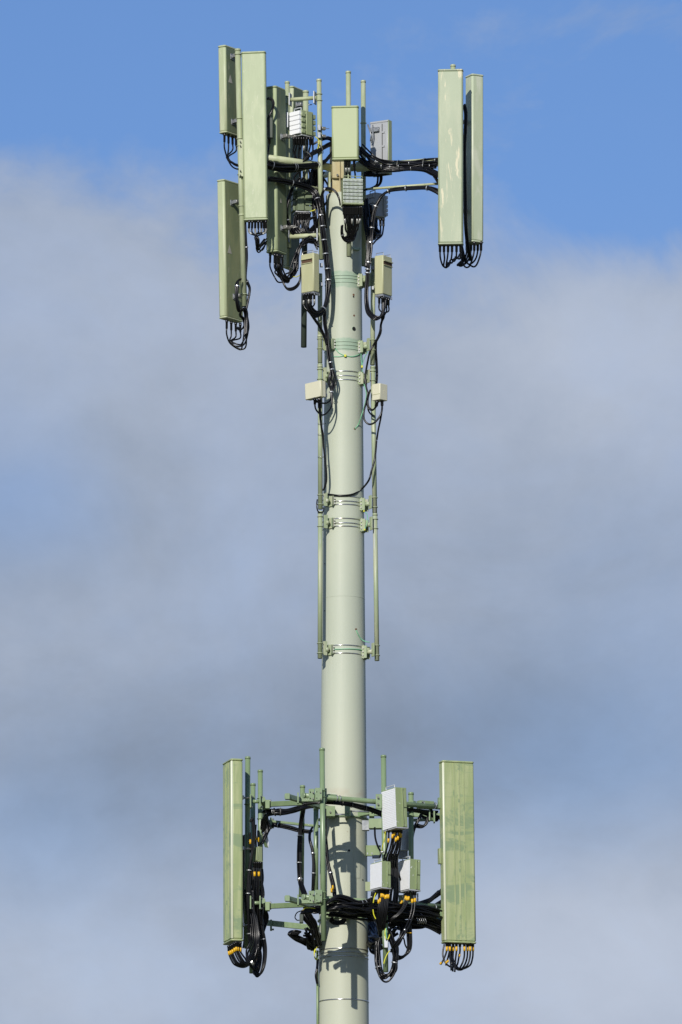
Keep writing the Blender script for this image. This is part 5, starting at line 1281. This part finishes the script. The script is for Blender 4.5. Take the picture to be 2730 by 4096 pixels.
for k, (x, yb) in enumerate(((1630, 3595), (1636, 3594), (1650, 3604), (1661, 3601), (1625, 3592))):
    if k in (2, 3):
        pts = [(x, 3566, -0.92), (x, yb, -0.92), (x - 3, 3640, -0.94), (x - 14, 3680, -0.96), (x - 32, 3718, -1.0), (x - 52, 3752, -1.02), (x - 76, 3782, -1.0), (1570, 3792, -0.96)]
    else:
        pts = [(x, 3566, -0.92), (x - 1, yb, -0.92), (x - 12, 3625, -0.94), (x - 34, 3655, -0.96), (x - 56, 3672, -0.96), (x - 80, 3690, -0.94)]
    add_cable(t, world_path(pts, -0.92), 0.0072, conn=0.04, band=((yb - 3566 - 8) * S, (yb - 3566 + 8) * S))
add_cable(t, world_path([(1618, 3575, -0.9), (1612, 3600, -0.9), (1604, 3614, -0.9), (1592, 3630, -0.9)], -0.9), 0.006, band=(0.08, 0.125))
b = MB(); b.tube([P(1617, 3717, -1.0), P(1622, 3722, -1.0)], 0.016, 8); b.build('cable_tie', M['tie'], t)
b = MB(); vbox(b, 1596, 1630, 3580, 3612, -0.72, -0.68, 0.003); b.build('mounting_plate', M['rru_plain'], t)
b = MB(); vbox(b, 1668, 1675, 3573, 3610, -0.80, -0.76, 0.002); b.build('strip', M['fin'], t)
# hanging loops
t = LL('long black U shaped cable loop hanging under the radio pipe, lowest of all', 1545, 3900, -0.85)
bundle(t, [(1512, 3760, -0.80), (1508, 3790, -0.82), (1510, 3840, -0.84), (1516, 3880, -0.86), (1528, 3905, -0.88), (1545, 3908, -0.88), (1562, 3895, -0.88), (1574, 3870, -0.88), (1582, 3835, -0.88), (1580, 3795, -0.88), (1568, 3765, -0.88), (1556, 3730, -0.88)], -0.85, 9, 0.022, r=0.0078, ties=(0.25, 0.70), jitter=0.35, per=8)
add_cable(t, world_path([(1507, 3800, -0.86), (1508, 3850, -0.88), (1518, 3900, -0.90), (1534, 3924, -0.90), (1552, 3926, -0.90), (1570, 3908, -0.90), (1583, 3880, -0.9), (1588, 3840, -0.9)], -0.86), 0.0075, per=8)
bundle(t, [(1575, 3790, -0.86), (1584, 3830, -0.86), (1586, 3870, -0.86), (1578, 3892, -0.86), (1564, 3900, -0.86)], -0.86, 5, 0.014, r=0.0078)
t = LL('thick round black cable loop right of the hanging U loop', 1635, 3790, -0.6)
bundle(t, [(1636, 3690, -0.62), (1638, 3740, -0.62), (1638, 3785, -0.62), (1630, 3812, -0.62), (1612, 3828, -0.64), (1592, 3832, -0.68), (1582, 3822, -0.72)], -0.6, 6, 0.018, r=0.0078, ties=(0.15,), tie_m='yel')
bundle(t, [(1600, 3735, -0.6), (1616, 3755, -0.6), (1622, 3780, -0.6), (1634, 3800, -0.6)], -0.6, 1, 0, r=0.006)
add_cable(t, world_path([(1647, 3700, -0.6), (1645, 3735, -0.6), (1643, 3760, -0.6)], -0.6), 0.006)
bundle(t, [(1570, 3800, -0.75), (1590, 3780, -0.7), (1606, 3745, -0.65), (1612, 3710, -0.62), (1606, 3690, -0.6)], -0.7, 7, 0.02, r=0.008)
t = LL('green and yellow earth wires on the pale sleeve of the radio pipe', 1545, 3740, -1.0)
b = MB(); b.tube([P(1543, 3790, -0.96), P(1541, 3722, -0.96)], 0.033, 16); b.build('pale_sleeve', M['green'], t)
b = MB(); vbox(b, 1538, 1553, 3752, 3790, -1.03, -0.99, 0.005); b.build('silver_tag', M['fin'], t)
for pth in ([(1543, 3715, -1.05), (1541, 3735, -1.06), (1545, 3758, -1.05)], [(1560, 3738, -1.05), (1556, 3750, -1.05), (1552, 3758, -1.05)], [(1560, 3802, -1.0), (1548, 3820, -1.0), (1540, 3840, -1.0), (1536, 3855, -1.0)]):
    add_cable(t, world_path(pth, -1.05), 0.0040, m='gy', name='earth_wire')
add_cable(t, world_path([(1546, 3712, -1.05), (1545, 3730, -1.06), (1548, 3755, -1.05)], -1), 0.004, m='gw', name='earth_wire')
# right antenna jumpers
t = LL('fan of black jumpers with yellow bands under the lower right antenna', 1840, 3780, -0.6)
for k, (x, ex_, ey_) in enumerate(((1787, 1764, 3858), (1798, 1784, 3862), (1800, 1806, 3882), (1813, 1812, 3886), (1826, 1820, 3888), (1840, 1806, 3868), (1858, 1834, 3876), (1870, 1838, 3880), (1881, 1842, 3880), (1892, 1846, 3876))):
    dd = -0.66 + (k % 2) * 0.06 + (x - 1787) * S * 0.3
    if k < 5:
        pts = [(x, 3770, dd), (x + 1, 3802, dd), (x + (ex_ - x) * 0.45, 3835, dd), (ex_, ey_, dd)]
    else:
        pts = [(x, 3770, dd), (x + 1, 3802, dd), (x - (1 if k > 5 else 4), 3832, dd), (x - 12, 3862, dd), (ex_, ey_, dd + 0.04), (ex_ - 22, ey_ - 16, dd + 0.08), (ex_ - 34, ey_ - 50, dd + 0.1), (ex_ - 28, ey_ - 90, dd + 0.12)]
    add_cable(t, world_path(pts, dd), 0.0068, conn=0.045, band=(0.045, 0.095) if k != 5 else (0.13, 0.16), per=8)
for x, y in ((1763, 3854), (1786, 3850), (1792, 3846)):
    b = MB(); b.tube([P(x - 2, y + 4, -0.67), P(x + 3, y - 5, -0.67)], 0.0115, 10); b.build('tape_band', M['yel'], t)
# cables at right bracket of the upper ring
t = LL('black cables tucked under the right end of the upper green frame', 1690, 3270, -0.45)
bundle(t, [(1644, 3410, -0.45), (1650, 3350, -0.47), (1662, 3305, -0.48), (1678, 3275, -0.47), (1690, 3250, -0.46)], -0.45, 5, 0.016, r=0.0075)
bundle(t, [(1665, 3300, -0.45), (1690, 3305, -0.45), (1706, 3295, -0.45), (1716, 3268, -0.45), (1726, 3240, -0.45)], -0.45, 5, 0.014, r=0.0075)
bundle(t, [(1690, 3255, -0.40), (1705, 3262, -0.40), (1725, 3270, -0.40), (1760, 3275, -0.38)], -0.45, 6, 0.026, r=0.0075)
t = LL('black cables slung behind the upper face pipe across the shaft', 1400, 3225, -0.9)
bundle(t, [(1215, 3215, -1.0), (1270, 3208, -1.0), (1330, 3208, -1.02), (1400, 3218, -0.98), (1450, 3230, -0.9), (1490, 3240, -0.84), (1535, 3262, -0.78), (1560, 3300, -0.74)], -0.95, 7, 0.018, r=0.007, ties=(0.38, 0.45, 0.62), tie_m='tieb')
bundle(t, [(1600, 3236, -0.66), (1660, 3240, -0.58), (1700, 3246, -0.5), (1750, 3250, -0.46)], -0.6, 5, 0.014, r=0.007)
